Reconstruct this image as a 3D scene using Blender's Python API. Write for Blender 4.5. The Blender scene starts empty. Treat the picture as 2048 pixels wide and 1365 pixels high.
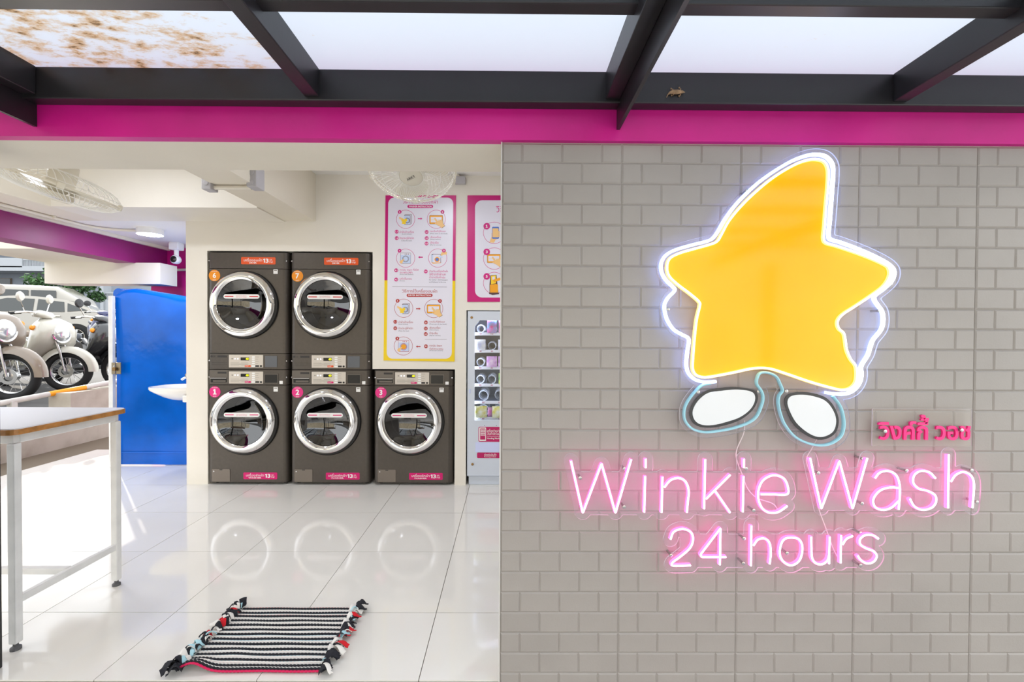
import bpy, bmesh, math, random
import numpy as np
from mathutils import Vector, Matrix, geometry

R = math.radians
PI = math.pi
sc = bpy.context.scene
col = sc.collection
random.seed(7)

# ---------------------------------------------------------------- camera
CAM_H = 1.285                      # eye height above the tiled floor (m)
FPX = 930.0                        # focal length in pixels of the 2048 px frame
cam_d = bpy.data.cameras.new('camera')
cam = bpy.data.objects.new('camera', cam_d)
col.objects.link(cam)
cam_d.sensor_fit = 'HORIZONTAL'
cam_d.sensor_width = 36.0
cam_d.lens = 36.0 * FPX / 2048.0
cam_d.clip_start = 0.05
cam_d.clip_end = 300
CAM_R = (Matrix.Rotation(R(-0.37), 3, 'Z') @ Matrix.Rotation(R(90 - 0.74), 3, 'X')
         @ Matrix.Rotation(R(0.3), 3, 'Z'))
cam.matrix_world = Matrix.Translation((0, 0, CAM_H)) @ CAM_R.to_4x4()
sc.camera = cam

# ---------------------------------------------------------------- sky, sun, exposure
world = bpy.data.worlds.new('hazy_sky')
sc.world = world
world.use_nodes = True
wn = world.node_tree
wn.nodes.clear()
w_out = wn.nodes.new('ShaderNodeOutputWorld')
w_bg = wn.nodes.new('ShaderNodeBackground')
w_bg.inputs['Color'].default_value = (0.93, 0.965, 1.0, 1)   # bright hazy white sky
w_bg.inputs['Strength'].default_value = 1.25
wn.links.new(w_bg.outputs[0], w_out.inputs[0])

sun_d = bpy.data.lights.new('sun', 'SUN')
sun_d.energy = 2.1
sun_d.angle = R(0.6)
sun_d.color = (1.0, 0.93, 0.82)
sun = bpy.data.objects.new('sun', sun_d)
col.objects.link(sun)
SUN_EL = 30.0
SUN_TO = Vector((0.69 * math.cos(R(SUN_EL)), -0.72 * math.cos(R(SUN_EL)), -math.sin(R(SUN_EL))))
sun.rotation_euler = SUN_TO.to_track_quat('-Z', 'Y').to_euler()
sun.location = (-9, 9, 9)

sc.view_settings.view_transform = 'Standard'
sc.view_settings.look = 'None'
sc.view_settings.gamma = 1.0
sc.view_settings.use_curve_mapping = False
sc.view_settings.exposure = 1.1
sc.cycles.use_denoising = True
sc.cycles.max_bounces = 10
sc.cycles.diffuse_bounces = 5
sc.cycles.glossy_bounces = 4
sc.cycles.transparent_max_bounces = 16
sc.cycles.sample_clamp_indirect = 6.0
sc.cycles.caustics_reflective = False
sc.cycles.caustics_refractive = False

# ---------------------------------------------------------------- measuring helpers
def ray(px, py):
    return CAM_R @ Vector(((px - 1024.0) / FPX, -(py - 682.5) / FPX, -1.0))
def W(px, py, Y):                  # the point of the plane y = Y that the photo shows at a pixel
    d = ray(px, py); t = Y / d.y
    return Vector((d.x * t, Y, CAM_H + d.z * t))
def F(px, py, z=0.0):              # the point of the level z
    d = ray(px, py); t = (z - CAM_H) / d.z
    return Vector((d.x * t, d.y * t, z))

# ---------------------------------------------------------------- mesh helpers
def lin(c):
    c = c / 255.0
    return c / 12.92 if c <= 0.04045 else ((c + 0.055) / 1.055) ** 2.4
def rgb(t):
    return (lin(t[0]), lin(t[1]), lin(t[2]), 1.0)

MATS = {}
def mat(name, c, rough=0.5, metal=0.0, noise=0.0, scale=8.0, bump=0.0, bscale=60.0, coat=0.0,
        emis=None, estr=0.0, spec=0.5, c2=None):
    if name in MATS:
        return MATS[name]
    m = bpy.data.materials.new(name)
    m.use_nodes = True
    nt = m.node_tree
    b = nt.nodes['Principled BSDF']
    b.inputs['Base Color'].default_value = rgb(c)
    b.inputs['Roughness'].default_value = rough
    b.inputs['Metallic'].default_value = metal
    b.inputs['Specular IOR Level'].default_value = spec
    if coat:
        b.inputs['Coat Weight'].default_value = coat
        b.inputs['Coat Roughness'].default_value = 0.06
    if emis:
        b.inputs['Emission Color'].default_value = rgb(emis)
        b.inputs['Emission Strength'].default_value = estr
    tc = None
    if noise or bump:
        tc = nt.nodes.new('ShaderNodeTexCoord')
    if noise:
        n = nt.nodes.new('ShaderNodeTexNoise')
        n.inputs['Scale'].default_value = scale
        n.inputs['Detail'].default_value = 6
        nt.links.new(tc.outputs['Object'], n.inputs['Vector'])
        r = nt.nodes.new('ShaderNodeValToRGB')
        lo = c2 if c2 else tuple(max(0, x * (1 - noise)) for x in c)
        r.color_ramp.elements[0].position = 0.3
        r.color_ramp.elements[0].color = rgb(lo)
        r.color_ramp.elements[1].position = 0.65
        r.color_ramp.elements[1].color = rgb(c)
        nt.links.new(n.outputs['Fac'], r.inputs['Fac'])
        nt.links.new(r.outputs['Color'], b.inputs['Base Color'])
    if bump:
        n2 = nt.nodes.new('ShaderNodeTexNoise')
        n2.inputs['Scale'].default_value = bscale
        n2.inputs['Detail'].default_value = 4
        nt.links.new(tc.outputs['Object'], n2.inputs['Vector'])
        bp = nt.nodes.new('ShaderNodeBump')
        bp.inputs['Strength'].default_value = bump
        bp.inputs['Distance'].default_value = 0.01
        nt.links.new(n2.outputs['Fac'], bp.inputs['Height'])
        nt.links.new(bp.outputs['Normal'], b.inputs['Normal'])
    MATS[name] = m
    return m

def emat(name, c, s, lin_c=None):
    if name in MATS:
        return MATS[name]
    m = bpy.data.materials.new(name); m.use_nodes = True
    nt = m.node_tree; nt.nodes.clear()
    o = nt.nodes.new('ShaderNodeOutputMaterial'); e = nt.nodes.new('ShaderNodeEmission')
    e.inputs['Color'].default_value = (*lin_c, 1) if lin_c else rgb(c)
    e.inputs['Strength'].default_value = s
    nt.links.new(e.outputs[0], o.inputs[0])
    MATS[name] = m
    return m

def clear_mat(name, tint=(245, 245, 250), gloss=0.06, body=0.0, body_c=(255, 255, 255), rough=0.03):
    if name in MATS:
        return MATS[name]
    m = bpy.data.materials.new(name); m.use_nodes = True
    nt = m.node_tree; nt.nodes.clear()
    o = nt.nodes.new('ShaderNodeOutputMaterial')
    t = nt.nodes.new('ShaderNodeBsdfTransparent'); t.inputs['Color'].default_value = rgb(tint)
    g = nt.nodes.new('ShaderNodeBsdfGlossy'); g.inputs['Roughness'].default_value = rough
    mx = nt.nodes.new('ShaderNodeMixShader'); mx.inputs[0].default_value = gloss
    nt.links.new(t.outputs[0], mx.inputs[1]); nt.links.new(g.outputs[0], mx.inputs[2])
    last = mx
    if body:
        d = nt.nodes.new('ShaderNodeBsdfDiffuse'); d.inputs['Color'].default_value = rgb(body_c)
        m2 = nt.nodes.new('ShaderNodeMixShader'); m2.inputs[0].default_value = body
        nt.links.new(mx.outputs[0], m2.inputs[1]); nt.links.new(d.outputs[0], m2.inputs[2])
        last = m2
    nt.links.new(last.outputs[0], o.inputs[0])
    MATS[name] = m
    return m

def tag(o, label=None, cat=None, group=None, kind=None):
    if label: o['label'] = label
    if cat: o['category'] = cat
    if group: o['group'] = group
    if kind: o['kind'] = kind
    return o

def thing(name, label, cat, loc=(0, 0, 0), rz=0.0, group=None):
    o = bpy.data.objects.new(name, None)
    o.empty_display_size = 0.1
    col.objects.link(o)
    o.location = loc
    o.rotation_euler = (0, 0, rz)
    return tag(o, label, cat, group)

def root_loc(o):
    p = Vector((0, 0, 0))
    while o is not None:
        p += Vector(o.location); o = o.parent
    return p

class MB:
    """collects faces; build() links them as one mesh object"""
    def __init__(self):
        self.v = []; self.f = []; self.mi = []; self.cur = 0
    def add(self, vs, fs):
        k = len(self.v)
        self.v += [tuple(p) for p in vs]
        self.f += [tuple(i + k for i in f) for f in fs]
        self.mi += [self.cur] * len(fs)
        return self
    def box(self, x0, x1, y0, y1, z0, z1):
        vs = [(x, y, z) for z in (z0, z1) for y in (y0, y1) for x in (x0, x1)]
        return self.add(vs, [(0, 2, 3, 1), (4, 5, 7, 6), (0, 1, 5, 4), (2, 6, 7, 3), (0, 4, 6, 2), (1, 3, 7, 5)])
    def rbox(self, x0, x1, y0, y1, z0, z1, b=0.005, seg=2):
        bm = bmesh.new()
        bmesh.ops.create_cube(bm, size=1.0)
        for v in bm.verts:
            v.co = Vector(((x0 + x1) / 2 + v.co.x * (x1 - x0), (y0 + y1) / 2 + v.co.y * (y1 - y0), (z0 + z1) / 2 + v.co.z * (z1 - z0)))
        bmesh.ops.bevel(bm, geom=list(bm.edges), offset=b, segments=seg, profile=0.5, affect='EDGES')
        return self.addbm(bm)
    def addbm(self, bm):
        bm.verts.index_update()
        self.add([v.co[:] for v in bm.verts], [[v.index for v in f.verts] for f in bm.faces])
        bm.free()
        return self
    def xform(self, M, start=0):
        for i in range(start, len(self.v)):
            self.v[i] = tuple(M @ Vector(self.v[i]))
        return self
    def tube(self, pts, r, n=8, closed=False, caps=True):
        pts = [Vector(p) for p in pts]
        m = len(pts)
        rs = r if isinstance(r, (list, tuple)) else [r] * m
        up = None; rings = []
        for i in range(m):
            a = pts[(i - 1) % m] if (closed or i > 0) else pts[i]
            b = pts[(i + 1) % m] if (closed or i < m - 1) else pts[i]
            t = (b - a)
            if t.length < 1e-9: t = Vector((0, 0, 1))
            t.normalize()
            if up is None:
                up = Vector((0, 0, 1)) if abs(t.z) < 0.9 else Vector((1, 0, 0))
            s = t.cross(up)
            if s.length < 1e-6:
                up = Vector((0, 1, 0)) if abs(t.y) < 0.9 else Vector((1, 0, 0)); s = t.cross(up)
            s.normalize(); up = s.cross(t).normalized()
            rings.append([pts[i] + (s * math.cos(2 * PI * k / n) + up * math.sin(2 * PI * k / n)) * rs[i] for k in range(n)])
        vs = [p for rg in rings for p in rg]
        fs = []
        for i in range(m if closed else m - 1):
            j = (i + 1) % m
            for k in range(n):
                l = (k + 1) % n
                fs.append((i * n + k, i * n + l, j * n + l, j * n + k))
        if caps and not closed:
            fs.append(tuple(range(n - 1, -1, -1)))
            fs.append(tuple((m - 1) * n + k for k in range(n)))
        return self.add(vs, fs)
    def lathe(self, prof, n=32, o=(0, 0, 0), axis='y', cap0=False, cap1=False, M=None):
        """prof: (radius, height along axis)"""
        vs = []; fs = []
        for (r, h) in prof:
            for k in range(n):
                a = 2 * PI * k / n; c, s = math.cos(a) * r, math.sin(a) * r
                p = {'y': (c, h, s), 'z': (c, s, h), 'x': (h, c, s)}[axis]
                vs.append((p[0] + o[0], p[1] + o[1], p[2] + o[2]))
        for i in range(len(prof) - 1):
            for k in range(n):
                l = (k + 1) % n
                fs.append((i * n + k, i * n + l, (i + 1) * n + l, (i + 1) * n + k))
        if cap0: fs.append(tuple(range(n - 1, -1, -1)))
        if cap1: fs.append(tuple((len(prof) - 1) * n + k for k in range(n)))
        k0 = len(self.v)
        self.add(vs, fs)
        if M is not None: self.xform(M, k0)
        return self
    def prism(self, poly, y0, y1, side=True, back=True):
        """poly of (x, z) extruded along y (y0 is the front)"""
        n = len(poly)
        vs = [(p[0], y0, p[1]) for p in poly] + [(p[0], y1, p[1]) for p in poly]
        tri = geometry.tessellate_polygon([[Vector((p[0], p[1], 0)) for p in poly]])
        fs = [tuple(t) for t in tri]
        if back: fs += [tuple(i + n for i in reversed(t)) for t in tri]
        if side: fs += [(i, (i + 1) % n, n + (i + 1) % n, n + i) for i in range(n)]
        return self.add(vs, fs)
    def flat(self, poly, y):
        return self.prism(poly, y, y, side=False, back=False)
    def loops(self, lps, y0, y1):
        """plate with holes: loops of (x, z); the first face material, cur+1 for the edge"""
        c0 = self.cur
        flatp = [p for l in lps for p in l]
        n = len(flatp)
        tri = geometry.tessellate_polygon([[Vector((p[0], p[1], 0)) for p in l] for l in lps])
        k = len(self.v)
        self.v += [(p[0], y0, p[1]) for p in flatp] + [(p[0], y1, p[1]) for p in flatp]
        for t in tri:
            self.f.append(tuple(i + k for i in t)); self.mi.append(c0)
            self.f.append(tuple(i + k + n for i in reversed(t))); self.mi.append(c0)
        s = 0
        for l in lps:
            m = len(l)
            for i in range(m):
                a, b = s + i, s + (i + 1) % m
                self.f.append((a + k, b + k, b + k + n, a + k + n)); self.mi.append(c0 + 1)
            s += m
        return self
    def build(self, name, m, parent=None, smooth=False, local=False, recalc=True):
        me = bpy.data.meshes.new(name)
        vs = self.v
        off = Vector((0, 0, 0))
        if parent is not None and not local:
            off = root_loc(parent)
        elif parent is None and not local and vs:
            a = np.array(vs)
            lo, hi = a.min(0), a.max(0)
            off = Vector(((lo[0] + hi[0]) / 2, (lo[1] + hi[1]) / 2, lo[2]))
        vs = [(p[0] - off.x, p[1] - off.y, p[2] - off.z) for p in vs]
        me.from_pydata(vs, [], self.f)
        if recalc:
            bm = bmesh.new(); bm.from_mesh(me)
            bmesh.ops.recalc_face_normals(bm, faces=bm.faces)
            bm.to_mesh(me); bm.free()
        ms = m if isinstance(m, (list, tuple)) else [m]
        for q in ms: me.materials.append(q)
        if len(ms) > 1 and len(self.mi) == len(me.polygons):
            me.polygons.foreach_set('material_index', self.mi)
        if smooth:
            me.polygons.foreach_set('use_smooth', [True] * len(me.polygons))
            try: me.set_sharp_from_angle(angle=R(38 if smooth is True else smooth))
            except Exception: pass
        me.update()
        o = bpy.data.objects.new(name, me)
        col.objects.link(o)
        o.parent = parent
        if parent is None and not local: o.location = off
        return o

def struct(o):
    o['kind'] = 'structure'
    return o

def copy_tree(o, parent=None):
    c = o.copy(); col.objects.link(c); c.parent = parent
    for ch in list(o.children):
        copy_tree(ch, c)
    return c

def rrect(x0, x1, z0, z1, r, n=5):
    r = min(r, (x1 - x0) / 2 - 1e-6, (z1 - z0) / 2 - 1e-6)
    out = []
    for cx, cz, a0 in ((x1 - r, z1 - r, 0), (x0 + r, z1 - r, 90), (x0 + r, z0 + r, 180), (x1 - r, z0 + r, 270)):
        for k in range(n + 1):
            a = R(a0 + 90 * k / n)
            out.append((cx + r * math.cos(a), cz + r * math.sin(a)))
    return out
def circ(cx, cz, r, n=24):
    return [(cx + r * math.cos(2 * PI * k / n), cz + r * math.sin(2 * PI * k / n)) for k in range(n)]
def ring_loops(cx, cz, r0, r1, n=28):
    return circ(cx, cz, r1, n), circ(cx, cz, r0, n)

def catmull(pts, n=8, closed=False):
    P = [Vector(p) for p in pts]
    m = len(P); out = []
    rng = range(m) if closed else range(m - 1)
    for i in rng:
        p0 = P[(i - 1) % m] if (closed or i > 0) else P[0] * 2 - P[1]
        p1 = P[i]; p2 = P[(i + 1) % m]
        p3 = P[(i + 2) % m] if (closed or i < m - 2) else P[-1] * 2 - P[-2]
        for k in range(n):
            t = k / n
            out.append(0.5 * ((2 * p1) + (p2 - p0) * t + (2 * p0 - 5 * p1 + 4 * p2 - p3) * t * t + (3 * p1 - p0 - 3 * p2 + p3) * t ** 3))
    if not closed: out.append(P[-1].copy())
    return out

# ---------------------------------------------------------------- lettering
_text_cache = {}
TONES = '\u0e48\u0e49\u0e4a\u0e4b\u0e4c'
UPPER = '\u0e31\u0e34\u0e35\u0e36\u0e37'
def glyphs(s, bold=0.0):
    cu = bpy.data.curves.new('t', 'FONT')
    cu.body = s; cu.size = 1.0; cu.offset = bold; cu.resolution_u = 2
    o = bpy.data.objects.new('t', cu)
    col.objects.link(o)
    dg = bpy.context.evaluated_depsgraph_get(); dg.update()
    ev = o.evaluated_get(dg)
    me = ev.to_mesh()
    vs = [(v.co.x, v.co.y) for v in me.vertices]
    fs = [tuple(p.vertices) for p in me.polygons]
    ev.to_mesh_clear()
    bpy.data.objects.remove(o); bpy.data.curves.remove(cu)
    return vs, fs
def text_raw(s, bold=0.0):
    """flat lettering as (verts (x, y), faces), one unit high; a tone mark above an upper vowel is raised"""
    key = (s, bold)
    if key not in _text_cache and s in ('1', '13'):       # flagged figure one, as on the stickers
        b = bold * 0.6
        pts = [(0.12 - b, 0), (0.26 + b, 0), (0.26 + b, 0.70), (0.13, 0.70), (-b, 0.60), (-b, 0.45), (0.12 - b, 0.53)]
        if s == '1': pts = [(-0.04, 0), (0.42, 0), (0.42, 0.11), (0.28 + b, 0.11)] + pts[2:] + [(0.12 - b, 0.11), (-0.04, 0.11)]
        vs = list(pts); fs = [tuple(t) for t in geometry.tessellate_polygon([[Vector((p[0], p[1], 0)) for p in pts]])]
        if s == '13':
            v2, f2 = glyphs('3', bold); lo = min(p[0] for p in v2); k = len(vs)
            vs += [(p[0] - lo + 0.36, p[1]) for p in v2]; fs += [tuple(i + k for i in f) for f in f2]
        _text_cache[key] = (vs, fs)
    if key not in _text_cache:
        base = ''; stacked = []
        for i, ch in enumerate(s):
            if ch in TONES and i and s[i - 1] in UPPER: stacked.append((base, ch))
            else: base += ch
        vs, fs = glyphs(base, bold)
        for pre, ch in stacked:
            adv = max(p[0] for p in glyphs(pre + 'l')[0]) - max(p[0] for p in glyphs('l')[0])
            v2, f2 = glyphs(ch, bold)
            k = len(vs)
            vs += [(p[0] + adv, p[1] + 0.19) for p in v2]
            fs += [tuple(i + k for i in f) for f in f2]
        _text_cache[key] = (vs, fs)
    return _text_cache[key]

def put_text(mb, s, x0, z0, x1, z1, y, bold=0.0, thick=0.0, keep=False, align='c', rot=0.0):
    """lettering fitted into a box of the x-z plane at depth y"""
    vs, fs = text_raw(s, bold)
    if not vs: return
    a = np.array(vs); lo = a.min(0); hi = a.max(0)
    sx = (x1 - x0) / max(hi[0] - lo[0], 1e-6); sz = (z1 - z0) / max(hi[1] - lo[1], 1e-6)
    ox, oz = x0, z0
    if keep:
        k = min(sx, sz)
        if align == 'c': ox = x0 + ((x1 - x0) - k * (hi[0] - lo[0])) / 2
        oz = z0 + ((z1 - z0) - k * (hi[1] - lo[1])) / 2
        sx = sz = k
    p = [((v[0] - lo[0]) * sx + ox, (v[1] - lo[1]) * sz + oz) for v in vs]
    if rot:
        cx, cz = (x0 + x1) / 2, (z0 + z1) / 2
        c, s_ = math.cos(rot), math.sin(rot)
        p = [(cx + (q[0] - cx) * c - (q[1] - cz) * s_, cz + (q[0] - cx) * s_ + (q[1] - cz) * c) for q in p]
    if thick <= 0:
        mb.add([(q[0], y, q[1]) for q in p], fs)
    else:
        n = len(p)
        ed = {}
        for f in fs:
            for i in range(len(f)):
                e = (f[i], f[(i + 1) % len(f)])
                if (e[1], e[0]) in ed: del ed[(e[1], e[0])]
                else: ed[e] = 1
        mb.add([(q[0], y, q[1]) for q in p] + [(q[0], y + thick, q[1]) for q in p],
               list(fs) + [tuple(i + n for i in reversed(f)) for f in fs] + [(a_, b_, b_ + n, a_ + n) for a_, b_ in ed])
# ================================================================ materials of the place
cream = mat('cream_paint', (236, 231, 220), 0.6, noise=0.03, scale=1.5, bump=0.04, bscale=120)
cream2 = mat('cream_plaster_soffit', (233, 226, 210), 0.65, noise=0.03, scale=2, bump=0.05, bscale=90)
white_paint = mat('white_ceiling_paint', (238, 237, 234), 0.6)
magenta = mat('magenta_wall_paint', (214, 20, 142), 0.45, noise=0.10, scale=3, bump=0.10, bscale=26)
purple = mat('magenta_paint_bluish_lit', (138, 10, 104), 0.42, noise=0.08, scale=3, bump=0.05, bscale=40)  # same magenta paint, with the bluish lamp light put into its colour
brick_m = mat('grey_brick_tile', (164, 158, 152), 0.42, noise=0.05, scale=3, bump=0.05, bscale=160)
grout = mat('pale_grout', (178, 173, 167), 0.8)
tile_m = mat('polished_white_tile', (232, 229, 222), 0.07, noise=0.02, scale=2.5)
joint_m = mat('tile_joint', (112, 100, 84), 0.8)
steel = mat('black_painted_steel', (34, 33, 36), 0.38, noise=0.15, scale=6, bump=0.02, bscale=30)
dark_niche = mat('niche_cream_shaded', (120, 116, 110), 0.8)  # cream paint darkened: shade of the recess put into the colour
asphalt = mat('grey_concrete_street', (92, 91, 90), 0.85, noise=0.18, scale=1.2, bump=0.1, bscale=40)
pave = mat('grey_concrete_apron', (194, 192, 188), 0.8, noise=0.12, scale=2.0, bump=0.08, bscale=60)
retain_m = mat('cream_render_wall', (186, 179, 166), 0.75, noise=0.16, scale=4, c2=(160, 150, 136))

# ================================================================ the setting
YW = 1.70            # face of the street wall
YB = 3.96            # face of the machine wall
LINT = 1.987         # underside of the lintel
CEIL = 2.635
SLABZ = 2.231        # lowered ceiling on the left
XE = -0.028          # left edge of the brick wall

# ---- floor: polished 60 cm tiles on a bed
fl = MB(); fl.box(-5.1, 2.1, YW + 0.008, 7.5, -0.16, -0.006)
floor = struct(fl.build('floor', joint_m))
tile_sizes = {}
tx0 = F(837.3, 1361).x; tx0 = F(872.9, 1225).x
ty0 = F(700, 1226).y
def tile(x0, x1, y0, y1):
    key = (round(x1 - x0, 4), round(y1 - y0, 4))
    if key not in tile_sizes:
        b = MB(); w, d = key[0] / 2 - 0.0016, key[1] / 2 - 0.0016
        b.box(-w, w, -d, d, -0.008, 0.0)
        o = b.build('floor_tile', tile_m, floor, local=True)
        tile_sizes[key] = o.data
    else:
        o = bpy.data.objects.new('floor_tile', tile_sizes[key]); col.objects.link(o); o.parent = floor
    o.location = Vector(((x0 + x1) / 2, (y0 + y1) / 2, 0.0)) - Vector(floor.location)
xs = [tx0 + 0.6 * k for k in range(-7, 5)]
ys = [ty0 + 0.6 * k for k in range(-1, 6)]
for i in range(len(xs) - 1):
    for j in range(len(ys) - 1):
        a, b = max(xs[i], -4.95), min(xs[i + 1], 2.0)
        c, d = max(ys[j], YW + 0.012), ys[j + 1]
        if b - a > 0.03 and d - c > 0.03: tile(a, b, c, d)
# concrete lip under the tile edge and the lower apron in front of the shop
m = MB(); m.rbox(-4.6, 3.2, YW - 0.05, YW + 0.012, -0.16, -0.014, 0.006)
struct(m.build('trim_1', pave))
m = MB(); m.box(-9, 9, -14, YW, -0.3, -0.16)
struct(m.build('ground_apron', pave))

# ---- street wall: magenta fascia, lintel, brick-faced pier
m = MB(); m.box(-4.4, 3.2, YW - 0.018, YW + 0.02, LINT, 2.42)
struct(m.build('trim_2', magenta))
m = MB(); m.box(-4.0, 2.6, YW + 0.02, 2.012, LINT, CEIL + 0.12)
struct(m.build('wall_lintel', cream2))
m = MB(); m.box(XE, 3.0, YW + 0.0046, 1.95, -0.16, LINT)
pier = struct(m.build('wall_front', grout))
# bricks: 45 x 30 cm sheets of three by four
SH, SW, Z0 = 0.3005, 0.4355, 1.689
pieces = []
for si in range(-1, 7):
    x_sheet = XE + SW * si
    for ri in range(-1, 7):
        z_sheet = Z0 - SH * ri
        for row in range(4):
            z1 = z_sheet - row * SH / 4; z0 = z1 - SH / 4
            half_first = (row % 2 == 0) == (si % 2 == 0)
            bw = SW / 3
            cuts = [0, bw / 2, bw * 1.5, bw * 2.5, SW] if half_first else [0, bw, 2 * bw, SW]
            for a, b in zip(cuts[:-1], cuts[1:]):
                x0, x1 = x_sheet + a, x_sheet + b
                if si < 0: continue
                top = min(z1, LINT - 0.002)
                if top - z0 < 0.012 or z0 < -0.15 or x0 > 2.6: continue
                g0 = 0.0014 if row == 0 else 0.0
                gl = 0.0014 if a == 0 else 0.0
                pieces.append((x0 + gl, x1, z0, top - g0))
def brick_geo(w, h, b=0.0055, t=0.0038):
    w, h = w / 2, h / 2
    vs = []
    for (ww, hh, y) in ((w, h, 0.0046), (w, h, 0.0035), (w - b, h - b, 0.0035 - t)):
        vs += [(-ww, y, -hh), (ww, y, -hh), (ww, y, hh), (-ww, y, hh)]
    fs = [(8, 9, 10, 11)]
    for r in (0, 4):
        for k in range(4):
            fs.append((r + k, r + (k + 1) % 4, r + 4 + (k + 1) % 4, r + 4 + k))
    return vs, fs
pieces.sort(key=lambda p: ((p[0] + p[1]) / 2 - 0.75) ** 2 * 0.9 + ((p[2] + p[3]) / 2 - 1.0) ** 2)
brick_cache = {}
rest = MB()
for i, (x0, x1, z0, z1) in enumerate(pieces):
    w, h = round(x1 - x0, 4), round(z1 - z0, 4)
    cx, cz = (x0 + x1) / 2, (z0 + z1) / 2
    if i < 298:
        if (w, h) not in brick_cache:
            vs, fs = brick_geo(w, h)
            o = MB().add(vs, fs).build('brick', brick_m, pier, local=True)
            brick_cache[(w, h)] = o.data
        else:
            o = bpy.data.objects.new('brick', brick_cache[(w, h)]); col.objects.link(o); o.parent = pier
        o.location = Vector((cx, YW, cz)) - Vector(pier.location)
    else:
        vs, fs = brick_geo(w, h)
        rest.add([(v[0] + cx, v[1] + YW, v[2] + cz) for v in vs], fs)
rest.build('outer_bricks', brick_m, pier)['kind'] = 'stuff'
# pale end trim of the brick facing
m = MB(); m.box(XE - 0.005, XE, YW - 0.001, 1.95, -0.16, LINT)
m.build('end_trim', mat('white_tile_trim', (206, 203, 198), 0.5), pier)

# ---- interior shell
m = MB(); m.box(-3.44, 2.1, 2.012, YB + 0.1, CEIL, CEIL + 0.1)
struct(m.build('ceiling', white_paint))
m = MB(); m.box(2.0, 2.1, 1.95, YB + 0.9, 0, CEIL)
struct(m.build('wall_right', cream))
# machine wall with its niches
PX = lambda p: (p - 1018.0) * YB / FPX
wb = MB()
x_a, x_b, x_c, x_d, x_e, x_f = W(372.5, 700, YB).x, W(415, 700, YB).x, W(745, 700, YB).x, W(910, 700, YB).x, W(932.5, 700, YB).x, 0.64
z_dry, z_wash, z_vend = W(580, 503, YB).z, W(830, 739, YB).z, W(960, 621, YB).z
wb.box(x_a, x_b, YB, YB + 0.85, 0, CEIL)
wb.box(x_b, x_c, YB, YB + 0.85, z_dry, CEIL)
wb.box(x_c, x_d, YB, YB + 0.85, z_wash, CEIL)
wb.box(x_d, x_e, YB, YB + 0.85, 0, CEIL)
wb.box(x_e, x_f, YB, YB + 0.85, z_vend, CEIL)
wb.box(x_f, 2.0, YB, YB + 0.85, 0, CEIL)
struct(wb.build('wall_back', cream))
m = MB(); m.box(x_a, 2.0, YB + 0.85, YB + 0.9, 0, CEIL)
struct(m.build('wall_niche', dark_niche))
# ceiling beams
beam_y0 = 3.52
m = MB(); m.box(-1.90, -1.64, 2.012, YB, 2.24, CEIL)
struct(m.build('beam_long', cream2))
m = MB(); m.box(-3.44, -1.90, beam_y0, YB, SLABZ, CEIL)
struct(m.build('beam_cross', cream))
m = MB(); m.box(-4.02, x_a, YB, 6.2, SLABZ, CEIL)
struct(m.build('ceiling_lowered', white_paint))
m = MB(); m.box(-3.9, -3.44, 1.75, YB, SLABZ, CEIL)
struct(m.build('beam_side', cream2))
# purple beam over the side opening, its column, the slab and drop beam outside
m = MB(); m.box(-4.0, -3.80, 2.012, 5.35, 1.996, SLABZ)
struct(m.build('beam_purple', purple))
m = MB(); m.box(-3.98, -3.55, 5.20, 5.5, 0, SLABZ)
struct(m.build('column_magenta', magenta))
m = MB(); m.box(-4.72, -4.0, 4.0, 6.0, 2.0, 2.2)
struct(m.build('slab_outside', cream2))
m = MB(); m.box(-4.72, -3.55, 4.76, 5.0, 1.785, 2.0)
struct(m.build('beam_drop', cream))
m = MB(); m.box(-3.55, x_a, 5.3, 5.4, 0, CEIL)
struct(m.build('wall_far', cream))

# ---- retaining wall and the raised street on the left
m = MB(); m.box(-5.22, -4.97, 2.6, 5.30, -0.02, 0.40)
m.box(-5.22, -4.97, 5.30, 9.5, -0.02, 0.60)
struct(m.build('wall_retaining', retain_m))
def road_z(x): return 0.40 + 0.075 * (-x - 5.2)
m = MB()
m.add([(-5.21, -6, road_z(-5.21)), (-5.21, 60, road_z(-5.21)), (-60, 60, road_z(-15)), (-15, 60, road_z(-15)), (-15, -6, road_z(-15)), (-60, -6, road_z(-15))],
      [(0, 1, 3, 4), (4, 3, 2, 5)])
struct(m.build('ground_street', asphalt))

# ---- glazed canopy in front of the shop
poly = bpy.data.materials.new('milky_polycarbonate'); poly.use_nodes = True
nt = poly.node_tree; nt.nodes.clear()
po = nt.nodes.new('ShaderNodeOutputMaterial')
tr = nt.nodes.new('ShaderNodeBsdfTranslucent'); df = nt.nodes.new('ShaderNodeBsdfDiffuse')
mx = nt.nodes.new('ShaderNodeMixShader'); mx.inputs[0].default_value = 0.12
tc = nt.nodes.new('ShaderNodeTexCoord')
mp = nt.nodes.new('ShaderNodeMapping'); mp.inputs['Scale'].default_value = (1.0, 1.9, 1.0)
n1 = nt.nodes.new('ShaderNodeTexNoise'); n1.inputs['Scale'].default_value = 15; n1.inputs['Detail'].default_value = 9; n1.inputs['Roughness'].default_value = 0.72
n2 = nt.nodes.new('ShaderNodeTexNoise'); n2.inputs['Scale'].default_value = 2.2; n2.inputs['Detail'].default_value = 3
sx = nt.nodes.new('ShaderNodeSeparateXYZ')
nt.links.new(tc.outputs['Object'], sx.inputs[0])
nt.links.new(tc.outputs['Object'], mp.inputs['Vector'])
nt.links.new(mp.outputs[0], n1.inputs['Vector']); nt.links.new(mp.outputs[0], n2.inputs['Vector'])
mask = nt.nodes.new('ShaderNodeMapRange'); mask.inputs['From Min'].default_value = -1.35; mask.inputs['From Max'].default_value = -0.95
mask.inputs['To Min'].default_value = 0.13; mask.inputs['To Max'].default_value = -0.10
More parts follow.
